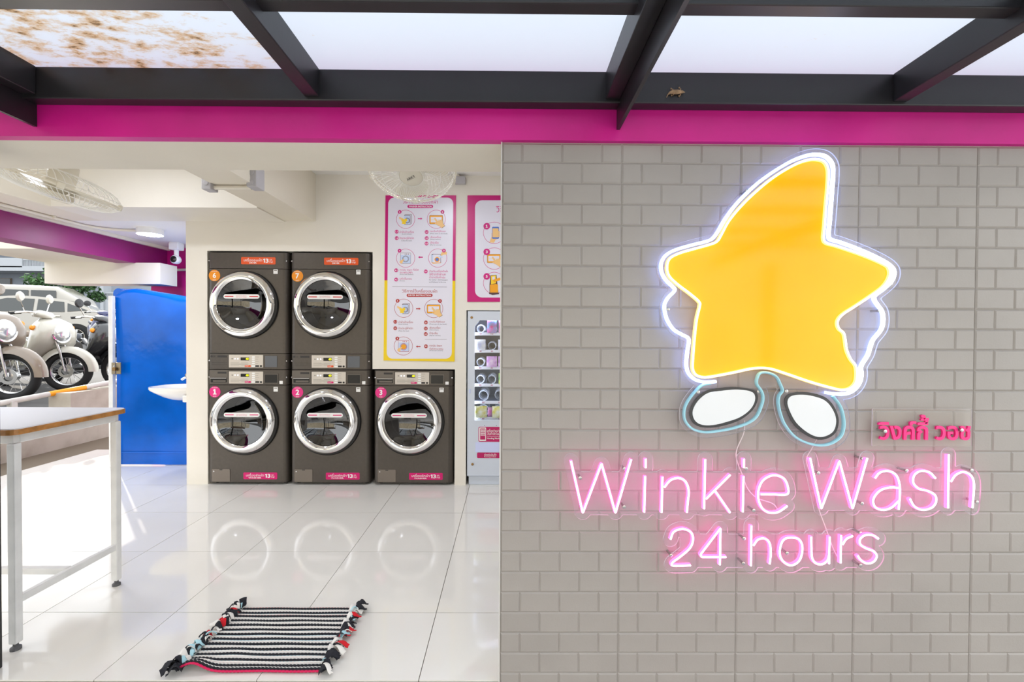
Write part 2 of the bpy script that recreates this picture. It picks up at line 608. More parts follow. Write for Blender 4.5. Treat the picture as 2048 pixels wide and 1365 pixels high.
nt.links.new(sx.outputs['X'], mask.inputs['Value'])
ad = nt.nodes.new('ShaderNodeMath'); ad.operation = 'ADD'
nt.links.new(n1.outputs['Fac'], ad.inputs[0]); nt.links.new(mask.outputs[0], ad.inputs[1])
ad2 = nt.nodes.new('ShaderNodeMath'); ad2.operation = 'MULTIPLY_ADD'; ad2.inputs[1].default_value = 0.35; 
nt.links.new(n2.outputs['Fac'], ad2.inputs[0]); nt.links.new(ad.outputs[0], ad2.inputs[2])
cr = nt.nodes.new('ShaderNodeValToRGB')
e = cr.color_ramp.elements
e[0].position = 0.78; e[0].color = rgb((214, 219, 224))
e[1].position = 1.06; e[1].color = rgb((90, 76, 64))
k = e.new(0.90); k.color = rgb((206, 186, 160))
nt.links.new(ad2.outputs[0], cr.inputs['Fac'])
nt.links.new(cr.outputs['Color'], tr.inputs['Color']); nt.links.new(cr.outputs['Color'], df.inputs['Color'])
nt.links.new(tr.outputs[0], mx.inputs[1]); nt.links.new(df.outputs[0], mx.inputs[2]); nt.links.new(mx.outputs[0], po.inputs[0])

canopy = thing('glass_canopy', 'milky roof canopy on black steel rafters above the shop front', 'canopy', (0.35, 1.6, 2.11))
PY = 1.63
z_bot, z_top = W(900, 203, PY).z, W(900, 140, PY).z
m = MB(); m.rbox(-4.2, 3.2, PY, YW - 0.018, z_bot, z_top, 0.004)
m.build('wall_plate', steel, canopy)
def rafter(px, w=0.05, deep=None):
    x = W(px, 190, PY).x
    m = MB(); m.rbox(x - w / 2, x + w / 2, -2.2, PY, z_bot + 0.012, z_top, 0.003)
    m.build('rafter', steel, canopy)
    if deep:
        m = MB(); s = 1 if x > 0 else -1
        a, b = sorted((x + s * w / 2, x + s * (w / 2 + 0.012)))
        m.box(a, b, -2.2, YW - 0.018, W(px, deep, YW).z, z_top)
        m.build('rafter_plate', steel, canopy)
rafter(624); rafter(1226, deep=264); rafter(1800); rafter(58, deep=258)
for px in (-560, 2390): rafter(px)
zp = z_top - 0.055
for k, y in enumerate((1.222, 0.60, 0.0, -0.62, -1.24)):
    m = MB(); m.rbox(-4.2, 3.2, y, y + 0.045, zp, z_top, 0.003)
    m.build('purlin', steel, canopy)
rx = [W(px, 190, PY).x for px in (58, 624, 1226, 1800)]
for a, b in zip([-4.2] + [x + 0.004 for x in rx], [x - 0.004 for x in rx] + [3.2]):
    m = MB(); m.box(a, b, -2.2, YW - 0.02, z_top + 0.002, z_top + 0.008)
    m.build('roof_sheet', poly, canopy)
for x in (-3.9, 3.0):
    m = MB(); m.rbox(x - 0.05, x + 0.05, -2.1, -2.0, -0.16, z_bot + 0.02, 0.004)
    m.build('canopy_post', steel, canopy)
# black door post at the left end of the opening
m = MB(); m.rbox(-2.04, W(6, 1341, 1.78).x, 1.70, 1.78, 0.0, LINT, 0.004)
struct(m.build('door_post', steel))

# ---- the street behind the photographer, seen in the chrome
m = MB(); m.box(-16, 16, -15, -14, -0.3, 4.6)
struct(m.build('wall_opposite', mat('opposite_house_paint', (226, 212, 184), 0.8, noise=0.2, scale=1.2)))
# ================================================================ washers and dryers
body_m = mat('graphite_enamel', (84, 78, 72), 0.34, metal=0.35, noise=0.05, scale=40)
panel_m = mat('graphite_trim', (104, 98, 92), 0.32, metal=0.35)
chrome = mat('chrome', (235, 235, 235), 0.035, metal=1.0)
gasket_m = mat('black_rubber', (14, 14, 15), 0.5)
drum_m = mat('drum_steel', (70, 66, 60), 0.35, metal=0.8)
door_glass_m = clear_mat('smoked_door_glass', (105, 100, 96), 0.13, rough=0.01)
beige_p = mat('beige_control_foil', (208, 200, 188), 0.45)
display_m = mat('display_black', (12, 12, 12), 0.2)
digit_m = emat('yellow_digits', (235, 235, 40), 1.0)
white_ink = mat('white_print', (245, 245, 245), 0.5)
dark_ink = mat('dark_print', (45, 42, 42), 0.5)
grey_ink = mat('grey_print', (140, 134, 128), 0.5)
pink_label = mat('pink_sticker', (214, 10, 112), 0.4)
orange_label = mat('orange_sticker', (226, 84, 20), 0.4)
amber_label = mat('amber_sticker', (238, 146, 18), 0.4)
hot_label = mat('hot_pink_sticker', (232, 36, 132), 0.4)
white_st = mat('white_sticker', (238, 238, 236), 0.4)
cover_m = mat('taupe_cover', (122, 113, 104), 0.38, metal=0.2)
slate_m = mat('slate_plate', (92, 96, 102), 0.35)
black_p = mat('black_plastic', (16, 15, 15), 0.3)
lamp_w = emat('indicator_white', (235, 235, 255), 1.2)
orange_red = mat('red_stripe_print', (206, 36, 44), 0.5)
screw_m = mat('zinc_screw', (190, 190, 190), 0.25, metal=1.0)

MW, MD = 0.338, 0.70
def footprint(n=5):
    r = 0.040
    pts = []
    for k in range(n + 1):
        a = R(180 + 90 * k / n)
        pts.append((-MW + r + r * math.cos(a), r * 1.1 + r * 1.1 * math.sin(a)))
    for k in range(n + 1):
        a = R(270 + 90 * k / n)
        pts.append((MW - r + r * math.cos(a), r * 1.1 + r * 1.1 * math.sin(a)))
    pts += [(MW, MD), (-MW, MD)]
    return pts, n
def shell(z0, z1, hole=None):
    fp, n = footprint()
    m = MB(); N = len(fp)
    vs = [(p[0], p[1], z0) for p in fp] + [(p[0], p[1], z1) for p in fp]
    fs = []
    for i in range(N):
        if hole and i == n: continue
        j = (i + 1) % N
        fs.append((i, j, N + j, N + i))
    fs += [tuple(range(N - 1, -1, -1)), tuple(range(N, 2 * N))]
    m.add(vs, fs)
    if hole:
        cx, cz, r = hole
        x0, x1 = fp[n][0], fp[n + 1][0]
        angs = sorted([2 * PI * k / 44 for k in range(44)] + [math.atan2(zz - cz, xx - cx) % (2 * PI) for xx in (x0, x1) for zz in (z0, z1)])
        inner, outer = [], []
        for a in angs:
            c, s = math.cos(a), math.sin(a)
            tx = ((x1 if c > 0 else x0) - cx) / c if abs(c) > 1e-9 else 1e9
            tz = ((z1 if s > 0 else z0) - cz) / s if abs(s) > 1e-9 else 1e9
            t = min(tx, tz)
            inner.append((cx + r * c, 0.0, cz + r * s)); outer.append((cx + t * c, 0.0, cz + t * s))
        K = len(angs)
        m.add(inner + outer, [(k, (k + 1) % K, K + (k + 1) % K, K + k) for k in range(K)])
    return m
def rr(parent, name, x0, x1, z0, z1, y, m, r=0.004, t=0.002):
    o = MB().prism(rrect(x0, x1, z0, z1, r, 4), y - t, y + 0.001).build(name, m, parent, local=True)
    return o
def txt(parent, s, x0, x1, z0, z1, y, m, bold=0.0, keep=True, name='lettering', align='c'):
    b = MB(); put_text(b, s, x0, z0, x1, z1, y, bold=bold, keep=keep, align=align)
    return b.build(name, m, parent, local=True, recalc=False)

def machine(kind, num):
    wash = kind == 'washer'
    DX, DZ = -0.028, 0.548
    root = bpy.data.objects.new('washing_machine' if wash else 'tumble_dryer', None)
    root.empty_display_size = 0.1
    col.objects.link(root)
    if wash:
        bd = shell(0.022, 0.847, (DX, DZ, 0.222)).build('body', body_m, root, smooth=True, local=True)
        hs = shell(0.851, 0.978).build('control_housing', body_m, root, smooth=True, local=True)
        for x in (-0.29, 0.29):
            MB().lathe([(0.018, 0.0), (0.022, 0.03)], 10, (x, 0.07, 0), 'z', cap0=True).build('foot', gasket_m, root, local=True)
        zc = 0.0
    else:
        hs = shell(0.0, 0.131).build('control_housing', body_m, root, smooth=True, local=True)
        bd = shell(0.135, 0.847, (DX, DZ, 0.222)).build('body', body_m, root, smooth=True, local=True)
        shell(0.851, 0.985).build('top_panel', body_m, root, smooth=True, local=True)
    # drum behind the glass
    m = MB()
    m.lathe([(0.232, -0.004), (0.222, 0.03), (0.20, 0.10), (0.20, 0.15)], 36, (DX, 0, DZ))
    m.build('door_seal', gasket_m, root, smooth=True, local=True)
    dr = MB().lathe([(0.185, 0.13), (0.20, 0.16), (0.215, 0.20), (0.215, 0.55), (0.02, 0.57)], 36, (DX, 0, DZ), cap1=True).build('drum', drum_m, root, smooth=True, local=True)
    for k in range(3):
        a = 2 * PI * k / 3 + 0.5
        MB().tube([(DX + 0.19 * math.cos(a), 0.2, DZ + 0.19 * math.sin(a)), (DX + 0.185 * math.cos(a + .15), 0.54, DZ + 0.185 * math.sin(a + .15))], 0.022, 6).build('drum_paddle', drum_m, dr, smooth=True, local=True)
    # door: black rim, chrome ring, glass bowl
    door = MB().lathe([(0.288, 0.0), (0.288, -0.010), (0.282, -0.018), (0.262, -0.02), (0.23, -0.01)], 56, (DX + 0.006, 0, DZ - 0.004)).build('door', gasket_m, root, smooth=True, local=True)
    prof = []
    for k in range(15):
        t = k / 14
        r = 0.273 + (0.205 - 0.273) * t
        prof.append((r, -0.020 - 0.034 * math.sin(PI * (0.10 + 0.72 * t)) ))
    prof = [(0.273, -0.008)] + prof + [(0.203, -0.004)]
    MB().lathe(prof, 72, (DX, 0, DZ)).build('chrome_ring', chrome, door, smooth=60, local=True)
    gp = [(0.205, -0.030)] + [(0.203 - 0.203 * t, -0.030 + 0.070 * (1 - (1 - t) ** 2.2)) for t in [k / 12 for k in range(1, 12)]] + [(0.002, 0.040)]
    MB().lathe(gp, 48, (DX, 0, DZ)).build('door_glass', door_glass_m, door, smooth=60, local=True)
    zs = 0.602 if wash else 0.612
    st = rr(door, 'glass_strip', DX - 0.150, DX + 0.150, zs - 0.018, zs + 0.018, -0.034, white_st, 0.018, 0.002)
    sl = pink_label if wash else orange_red
    for s in (-1, 1):
        rr(st, 'dash', DX + s * 0.103 - 0.036, DX + s * 0.103 + 0.036, zs - 0.0035, zs + 0.0035, -0.0365, sl, 0.001, 0.0006)
    txt(st, 'กรุณาตรวจสอบสัมภาระ', DX - 0.058, DX + 0.058, zs - 0.001, zs + 0.009, -0.0372, sl)
    txt(st, 'please check your belongings', DX - 0.058, DX + 0.058, zs - 0.010, zs - 0.003, -0.0372, sl)
    # round number sticker
    zn = 0.790
    xn = -0.274
    ns = MB().prism(circ(xn, zn, 0.048, 30), -0.0015, 0.001).build('number_sticker', hot_label if wash else amber_label, root, local=True)
    txt(ns, str(num), xn - 0.024, xn + 0.024, zn - 0.022, zn + 0.024, -0.0022, white_ink, bold=0.03)
    txt(ns, 'หมายเลข', xn - 0.024, xn + 0.024, zn + 0.030, zn + 0.041, -0.0022, white_ink)
    txt(ns, 'ซักผ้า' if wash else 'อบผ้า', xn - 0.014, xn + 0.014, zn - 0.042, zn - 0.029, -0.0022, white_ink)
    # small service sticker
    ss = rr(root, 'service_sticker', 0.222, 0.258, 0.795 + (0 if wash else .012), 0.834 + (0 if wash else .012), 0.0, white_st, 0.002)
    rr(ss, 'print_line', 0.228, 0.252, 0.820 + (0 if wash else .012), 0.828 + (0 if wash else .012), -0.0022, grey_ink, 0.001, 0.0005)
    # capacity label
    if wash: xa, xb, za, zb, lm = -0.034, 0.252, 0.048, 0.106, pink_label
    else: xa, xb, za, zb, lm = -0.049, 0.240, 0.886, 0.947, orange_label
    lb = rr(root, 'capacity_label', xa, xb, za, zb, 0.0, lm, 0.008)
    w, h = xb - xa, zb - za
    txt(lb, 'เครื่องซักผ้า' if wash else 'เครื่องอบผ้า', xa + 0.08 * w, xa + 0.61 * w, za + 0.40 * h, za + 0.90 * h, -0.0026, white_ink, keep=False)
    txt(lb, 'WASHER' if wash else 'DRYER', xa + (0.15 if wash else 0.24) * w, xa + (0.53 if wash else 0.45) * w, za + 0.12 * h, za + 0.32 * h, -0.0026, white_ink, keep=False, bold=0.02)
    txt(lb, '13', xa + 0.64 * w, xa + 0.80 * w, za + 0.22 * h, za + 0.80 * h, -0.0026, white_ink, keep=False, bold=0.03)
    txt(lb, 'กก.', xa + 0.83 * w, xa + 0.91 * w, za + 0.50 * h, za + 0.72 * h, -0.0026, white_ink, keep=False)
    txt(lb, '(kg)', xa + 0.82 * w, xa + 0.92 * w, za + 0.22 * h, za + 0.46 * h, -0.0026, white_ink, keep=False)
    # control strip
    zb0, zb1 = (0.862, 0.964) if wash else (0.014, 0.121)
    zm = (zb0 + zb1) / 2
    cp = rr(hs, 'control_panel', -0.154, 0.134, zb0, zb1, 0.0, beige_p, 0.003)
    ds = rr(hs, 'display', -0.055, 0.016, zm + 0.006, zm + 0.032, -0.002, display_m, 0.002, 0.001)
    txt(hs, '40', -0.012, 0.014, zm + 0.010, zm + 0.029, -0.0042, digit_m, bold=0.02, name='digits')
    for k in range(3):
        MB().prism(circ(-0.126 + 0.024 * k, zm + 0.020, 0.005, 12), -0.004, 0.0).build('button', lamp_w if k else grey_ink, hs, local=True)
    for k in range(4):
        rr(hs, 'button', 0.040, 0.066, zm + 0.036 - 0.0185 * k - 0.006, zm + 0.036 - 0.0185 * k + 0.006, -0.002, white_st, 0.005, 0.0015)
    lines = MB()
    for k in range(4):
        lines.box(0.070, 0.098 - 0.006 * (k % 2), -0.0026, -0.0022, zm + 0.035 - 0.0185 * k, zm + 0.037 - 0.0185 * k)
        lines.box(-0.140, -0.070 + 0.02 * (k % 3), -0.0026, -0.0022, zm - 0.014 - 0.0075 * k, zm - 0.0125 - 0.0075 * k)
        lines.box(-0.050, 0.005 + 0.006 * (k % 2), -0.0026, -0.0022, zm - 0.014 - 0.0075 * k, zm - 0.0125 - 0.0075 * k)
    lo = lines.build('fine_print', grey_ink, hs, local=True); lo['kind'] = 'stuff'
    stt = rr(hs, 'start_label', -0.020, 0.030, zb0 + 0.005, zb0 + 0.021, -0.002, pink_label if wash else orange_label, 0.003, 0.001)
    txt(stt, 'START', -0.016, 0.014, zb0 + 0.009, zb0 + 0.017, -0.0036, white_ink, keep=False)
    rr(hs, 'stop_label', 0.038, 0.068, zb0 + 0.006, zb0 + 0.020, -0.002, white_st, 0.002, 0.001)
    rr(hs, 'door_label', 0.068, 0.100, zb0 + 0.006, zb0 + 0.020, -0.002, dark_ink, 0.002, 0.001)
    MB().lathe([(0.008, 0.0), (0.008, -0.006), (0.006, -0.007)], 14, (0.117, 0, zb0 + 0.013), cap1=True).build('service_lock', black_p, hs, local=True)
    lx = -0.31
    lz = (0.953 if wash else 0.107)
    lg = MB().prism(circ(lx + 0.008, lz, 0.0085, 16), -0.001, 0.001).build('maker_badge', dark_ink, hs, local=True)
    txt(hs, 'LG', lx + 0.020, lx + 0.040, lz - 0.007, lz + 0.007, -0.001, dark_ink, bold=0.02, name='maker_name')
    rr(hs, 'name_plate', -0.250, -0.175, lz - 0.008, lz + 0.008, 0.0, dark_ink, 0.001)
    if wash:
        dw = rr(hs, 'detergent_drawer', -0.325 + 0.006, -0.164, 0.862, 0.975 - 0.002, 0.0, panel_m, 0.004, 0.0012)
        rr(dw, 'drawer_recess', -0.308, -0.172, 0.870, 0.910, -0.0012, black_p, 0.004, 0.0008)
        MB().rbox(-0.308, -0.172, -0.010, -0.001, 0.904, 0.911, 0.002).build('drawer_lip', screw_m, dw, local=True)
        MB().rbox(-0.288, -0.180, -0.004, -0.001, 0.876, 0.890, 0.001).build('drawer_handle', panel_m, dw, local=True)
        fr = rr(hs, 'reader_frame', 0.146, 0.262, 0.864, 0.946, 0.0, panel_m, 0.004, 0.006)
        rr(fr, 'reader_window', 0.151, 0.256, 0.869, 0.940, -0.006, black_p, 0.003, 0.001)
        rr(hs, 'pay_sticker', 0.272, 0.300, 0.860, 0.886, 0.0, white_st, 0.002)
        cv = rr(root, 'filter_cover', -0.299, -0.147, 0.028, 0.134, 0.0, cover_m, 0.006, 0.004)
        rr(cv, 'cover_notch', -0.235, -0.210, 0.126, 0.132, -0.004, black_p, 0.002, 0.0008)
        MB().prism(circ(-0.283, 0.116, 0.006, 12), -0.006, -0.003).build('cover_screw', screw_m, cv, local=True)
    else:
        rr(hs, 'coin_plate', 0.150, 0.252, 0.018, 0.113, 0.0, slate_m, 0.004, 0.003)
        for k in range(2):
            rr(hs, 'vent_line', -0.30, -0.17, 0.036 + 0.018 * k, 0.0375 + 0.018 * k, 0.0, dark_ink, 0.0005, 0.0008)
    for zc in ((0.915,) if wash else (0.07, 0.918)):
        for s in (-1, 1):
            MB().lathe([(0.006, 0.0), (0.006, -0.004), (0.003, -0.006)], 10, (s * (MW - 0.012), 0.012, zc), cap1=True).build('side_screw', screw_m, hs if zc < 0.2 or wash else root, local=True)
    return root

MY = YB - 0.012
xm = [W(496.5, 860, YB).x, W(661.0, 860, YB).x, W(827.0, 860, YB).x]
wl = ('graphite washer with pink sticker one, in the bottom left corner under a dryer',
      'graphite washer with pink sticker two, bottom row between two other washers',
      'graphite washer with pink sticker three, nothing stacked on it, below the tall poster')
for i, num in enumerate((1, 2, 3)):
    o = machine('washer', num)
    o.location = (xm[i], MY, 0.0)
    tag(o, wl[i], 'washing machine', 'graphite front-loading washers')
dl = ('graphite tumble dryer with amber sticker six, upper left of the stacked machines',
      'graphite tumble dryer with amber sticker seven, stacked beside the tall poster')
for i, num in enumerate((6, 7)):
    o = machine('dryer', num)
    o.location = (xm[i], MY, 0.984)
    tag(o, dl[i], 'dryer', 'graphite tumble dryers')
# ================================================================ posters
poster_mag = mat('poster_magenta', (200, 0, 118), 0.35)
poster_yel = mat('poster_yellow', (240, 206, 0), 0.35)
poster_wht = mat('poster_white', (226, 224, 236), 0.30)
ink_mag = mat('ink_magenta', (205, 20, 125), 0.45)
ink_red = mat('ink_brick_red', (176, 38, 42), 0.45)
ink_grey = mat('ink_dark_grey', (70, 66, 84), 0.45)
ink_line = mat('ink_outline', (90, 60, 60), 0.45)
ink_yel = mat('ink_yellow', (246, 206, 40), 0.45)
ink_org = mat('ink_orange', (242, 165, 28), 0.45)
ink_skin = mat('ink_skin', (240, 196, 130), 0.45)
ink_blue = mat('ink_pale_blue', (196, 212, 240), 0.45)
ink_deep = mat('ink_deep_blue', (84, 120, 200), 0.45)

class Print:
    """a printed sheet on the machine wall; drawing coordinates are photo pixels on that wall"""
    def __init__(self, root, y):
        self.root = root; self.y = y; self.mbs = {}; self.n = 0
    def p(self, x, y):
        q = W(x, y, self.y); return (q.x, q.z)
    def layer(self, part, m, lift):
        key = (part, m.name)
        if key not in self.mbs: self.mbs[key] = (MB(), m, part)
        return self.mbs[key][0], self.y - lift
    def poly(self, part, m, pts, lift):
        mb, y = self.layer(part, m, lift); mb.flat([self.p(*q) for q in pts], y)
    def disc(self, part, m, cx, cy, r, lift, n=22):
        self.poly(part, m, circ(cx, cy, r, n), lift)
    def ring(self, part, m, cx, cy, r, w, lift, n=36):
        mb, y = self.layer(part, m, lift)
        a = [self.p(*q) for q in circ(cx, cy, r, n)]; b = [self.p(*q) for q in circ(cx, cy, r - w, n)]
        mb.add([(q[0], y, q[1]) for q in a + b], [(k, (k + 1) % n, n + (k + 1) % n, n + k) for k in range(n)])
    def rr(self, part, m, x0, x1, y0, y1, r, lift):
        self.poly(part, m, rrect(x0, x1, y0, y1, r, 5), lift)
    def text(self, part, m, s, x0, x1, y0, y1, lift, bold=0.0, keep=False, align='l'):
        mb, y = self.layer(part, m, lift)
        a = self.p(x0, y1); b = self.p(x1, y0)
        put_text(mb, s, a[0], a[1], b[0], b[1], y, bold=bold, keep=keep, align=align)
    def done(self):
        for (part, _), (mb, m, pn) in self.mbs.items():
            o = mb.build(pn, m, self.root, recalc=False)
            o['kind'] = 'stuff'

def shirt_icon(P, tagn, cx, cy, k, ink):
    f = lambda x, y: (cx + x * k, cy + y * k)
    P.poly(tagn, ink_blue, [f(-3, -9), f(10, -9), f(10, 11), f(-3, 11)], 0.0012)
    P.poly(tagn, poster_wht, [f(10, -9), f(13, -11), f(13, 9.5), f(10, 11)], 0.0012)
    P.ring(tagn, ink_line, *f(3.5, 2), 6 * k, 1.1 * k, 0.0014)
    P.ring(tagn, ink_line, *f(3.5, 2), 4 * k, 0.6 * k, 0.0014)
    for a, b in ((f(-3, -9), f(10, -9)), (f(10, -9), f(10, 11)), (f(-3, 11), f(10, 11)), (f(13, -11), f(13, 9.5)), (f(-1, -11), f(13, -11)), (f(-3, -9), f(-1, -11))):
        d = Vector((b[0] - a[0], b[1] - a[1])).normalized() * 0.35
        P.poly(tagn, ink, [(a[0] - d.y, a[1] + d.x), (b[0] - d.y, b[1] + d.x), (b[0] + d.y, b[1] - d.x), (a[0] + d.y, a[1] - d.x)], 0.0015)
    P.poly(tagn, ink_skin, [f(-14, -6), f(-9, -4), f(-6, -3), f(-6, 0), f(-9, 1), f(-14, -2)], 0.0016)
    P.poly(tagn, ink_yel, [f(-9, 1), f(-6, -2), f(-3, 0), f(0, -3), f(3, -1), f(4, 3), f(1, 4), f(0, 10), f(-8, 9), f(-7, 4), f(-9, 4)], 0.0018)
def screen_icon(P, tagn, cx, cy, k):
    f = lambda x, y: (cx + x * k, cy + y * k)
    P.poly(tagn, ink_line, rrect(cx - 14 * k, cx + 13.6 * k, cy - 7.6 * k, cy + 10.6 * k, 2 * k), 0.0011)
    P.poly(tagn, ink_org, rrect(cx - 13.4 * k, cx + 13 * k, cy - 7 * k, cy + 10 * k, 2 * k), 0.0012)
    P.poly(tagn, poster_wht, rrect(cx - 11.4 * k, cx + 11 * k, cy - 4 * k, cy + 7 * k, 0.5), 0.0014)
    P.poly(tagn, ink_yel, [f(-11, 1.6), f(11, 1.6), f(11, 2.2), f(-11, 2.2)], 0.0015)
    h = [(-4, -1.5), (-2, -2), (3, 5), (5, 2.6), (6.5, 3.6), (8, 2), (9.5, 3.2), (11, 2), (13, 3), (14, 10), (17.5, 14), (11, 18.5), (6, 14.5), (-3, 10), (-2.5, 8), (1.5, 9.5), (-4.2, 0)]
    P.poly(tagn, ink_line, [f(x * 1.04 + 0.1, y * 1.03 - .1) for x, y in h], 0.0016)
    P.poly(tagn, ink_skin, [f(x, y) for x, y in h], 0.0018)
def washer_icon(P, tagn, cx, cy, k, fill, ink):
    P.poly(tagn, ink, rrect(cx - 10.5 * k, cx + 10.5 * k, cy - 11 * k, cy + 11 * k, 1), 0.0011)
    P.poly(tagn, ink_blue, rrect(cx - 10 * k, cx + 10 * k, cy - 10.4 * k, cy + 10.4 * k, 1), 0.0012)
    P.poly(tagn, poster_wht, [(cx - 10 * k, cy - 10.4 * k), (cx + 10 * k, cy - 10.4 * k), (cx + 10 * k, cy - 6.4 * k), (cx - 10 * k, cy - 6.4 * k)], 0.0013)
    for q in (-1, 2, 5.5): P.disc(tagn, ink, cx + q * k, cy - 8.4 * k, 0.9 * k, 0.0015, 8)
    P.ring(tagn, ink, cx, cy + 1.4 * k, 6.6 * k, 0.7 * k, 0.0015)
    P.ring(tagn, ink, cx, cy + 1.4 * k, 5.2 * k, 0.5 * k, 0.0015)
    P.disc(tagn, fill, cx, cy + 1.4 * k, 4.8 * k, 0.0014)
    P.poly(tagn, ink_skin, [(cx - 13 * k, cy + 8 * k), (cx - 9 * k, cy + 4 * k), (cx - 3.5 * k, cy + 1.6 * k), (cx - 2.4 * k, cy + 2.6 * k), (cx - 5.5 * k, cy + 6 * k), (cx - 6 * k, cy + 9 * k), (cx - 9 * k, cy + 11.4 * k)], 0.0018)
def detergent_icon(P, tagn, cx, cy, k, ink):
    f = lambda x, y: (cx + x * k, cy + y * k)
    P.poly(tagn, ink_line, [f(-11.4, -8.4), f(-8, -9.6), f(7.6, -9.2), f(8, 9), f(-9, 10), f(-11.4, 8)], 0.0011)
    P.poly(tagn, ink_blue, [f(-11, -8), f(-8, -7.5), f(-8, 9.4), f(-11, 7.6)], 0.0012)
    P.poly(tagn, poster_wht, [f(-8, -8.8), f(7, -8.4), f(7, 8.4), f(-8, 8.8)], 0.0012)
    P.poly(tagn, ink_org, [f(-11, 7.4), f(-8, 8.4), f(7.4, 8), f(7.4, 9), f(-8.6, 10.2), f(-11.2, 8.4)], 0.0013)
    P.disc(tagn, ink_org, *f(0, 2), 5.2 * k, 0.0014); P.disc(tagn, ink_deep, *f(0, 2), 3.4 * k, 0.0016)
    P.poly(tagn, ink_blue, [f(1, -5.6), f(7, -6), f(12.6, -3.4), f(10.6, -1.8), f(5, -2.4)], 0.0017)
    P.poly(tagn, ink_skin, [f(7, -8), f(9.6, -13), f(17, -14.6), f(20, -13), f(20, -8), f(14, -8), f(9, -5.6)], 0.0018)
def arrow(P, tagn, m, cx, cy, s=1):
    P.poly(tagn, m, [(cx - 4.6 * s, cy - 1), (cx + 1.2 * s, cy - 1), (cx + 1.2 * s, cy - 2.3), (cx + 4.8 * s, cy), (cx + 1.2 * s, cy + 2.3), (cx + 1.2 * s, cy + 1), (cx - 4.6 * s, cy + 1)], 0.001)
def badge(P, tagn, m, cx, cy, r, s):
    P.disc(tagn, m, cx, cy, r, 0.0020, 20)
    w = r * (0.62 if len(s) > 1 else 0.30)
    P.text('badge_numbers', white_ink, s, cx - w, cx + w, cy - r * 0.42, cy + r * 0.42, 0.0024, bold=0.02)

PYs = YB - 0.006
c0 = W(840, 722, PYs)
pr = thing('instruction_poster', 'tall magenta and yellow washer and dryer instruction poster above washer 3', 'poster', (c0.x, PYs, c0.z))
P = Print(pr, PYs)
def quad(a, b, c, d): return [a, b, c, d]
TL, TR, BR_, BL = (771, 391), (912, 391), (909, 723.5), (767, 721.5)
ML, MR = (769, 561), (910.4, 562)
def slab(name, m, pts, y0, y1):
    return MB().prism([(W(x, y, PYs).x, W(x, y, PYs).z) for x, y in pts], y0, y1).build(name, m, pr)
slab('magenta_half', poster_mag, [TL, TR, MR, ML], PYs, YB - 0.0005)
slab('yellow_half', poster_yel, [ML, MR, BR_, BL], PYs, YB - 0.0005)
wp = []
for (x, y) in rrect(775, 905, 395.5, 718, 12, 6):
    t = (y - 395) / 323.0
    wp.append((x + 1.0 - 2.6 * t + (0.6 - 0.6 * t), y))
P.poly('white_panel', poster_wht, wp, 0.0006)
S7 = lambda x, y: (760 + x / 7.8, 385 + y / 7.8)
S8 = lambda x, y: (760 + x / 7.8, 555 + y / 7.8)
def ptext(S, part, m, s, x0, x1, y0, y1, bold=0.0):
    a = S(x0, y0); b = S(x1, y1)
    P.text(part, m, s, a[0], b[0], a[1], b[1], 0.0012, bold=bold)
def pill(S, m, s, x0, x1, y0, y1):
    a = S(x0, y0); b = S(x1, y1)
    P.rr('title_pill', m, a[0], b[0], a[1], b[1], 3, 0.0010)
    h = b[1] - a[1]
    P.text('title_pill_lettering', white_ink, s, a[0] + 3, b[0] - 3, a[1] + 0.27 * h, b[1] - 0.27 * h, 0.0014, bold=0.015)
def ringS(S, m, x, y, r=146):
    c = S(x, y); P.ring('icon_ring', m, c[0], c[1], r / 7.8, 0.7, 0.0010)
    return c
ptext(S7, 'washer_title', ink_mag, 'วิธีการใช้เครื่องซักผ้า', 355, 900, 95, 172)
pill(S7, ink_mag, 'WASHER INSTRUCTION', 428, 828, 195, 245)
c = ringS(S7, ink_mag, 400, 420); shirt_icon(P, 'load_icon', c[0], c[1] + 0.8, 0.92, ink_line)
badge(P, 'step_badge', ink_mag, *S7(308, 306), 3.7, '1')
arrow(P, 'step_arrow', ink_mag, *S7(626, 411), 1)
c = ringS(S7, ink_mag, 878, 420); screen_icon(P, 'touch_icon', c[0], c[1] - 0.6, 0.98)
badge(P, 'step_badge', ink_mag, *S7(975, 306), 3.7, '2')
for s, x, y in (('1.1', 261, 614), ('1.2', 261, 716), ('2.1', 728, 620), ('2.2', 728, 716), ('2.3', 726, 800), ('4.1', 253, 1217), ('4.2', 253, 1362), ('3.1', 714, 1235)):
    badge(P, 'step_badge', ink_mag, *S7(x, y), 3.8, s)
ptext(S7, 'washer_steps', ink_mag, 'นำผ้าเข้าเครื่อง', 306, 530, 592, 634)
ptext(S7, 'washer_notes', ink_grey, '(Load clothes)', 345, 490, 642, 664)
ptext(S7, 'washer_steps', ink_mag, 'ปิดประตูให้สนิท', 306, 530, 694, 740)
ptext(S7, 'washer_notes', ink_grey, '(Close the door)', 335, 497, 746, 768)
ptext(S7, 'washer_steps', ink_mag, 'กดเริ่มที่ตู้คีออส', 784, 1022, 586, 628)
ptext(S7, 'washer_notes', ink_grey, '(Press start at the kiosk)', 784, 1052, 636, 658)
ptext(S7, 'washer_steps', ink_mag, 'เลือกเครื่อง', 784, 952, 676, 714)
ptext(S7, 'washer_notes', ink_grey, '(Select washer)', 784, 944, 724, 746)
ptext(S7, 'washer_steps', ink_mag, 'ชำระเงิน', 784, 912, 764, 802)
ptext(S7, 'washer_notes', ink_grey, '(Pay for service)', 784, 955, 812, 834)
c = ringS(S7, ink_mag, 400, 1028); washer_icon(P, 'start_icon', c[0], c[1], 0.98, ink_blue, ink_line)
badge(P, 'step_badge', ink_mag, *S7(306, 912), 3.7, '4')
arrow(P, 'step_arrow', ink_mag, *S7(632, 1013), -1)
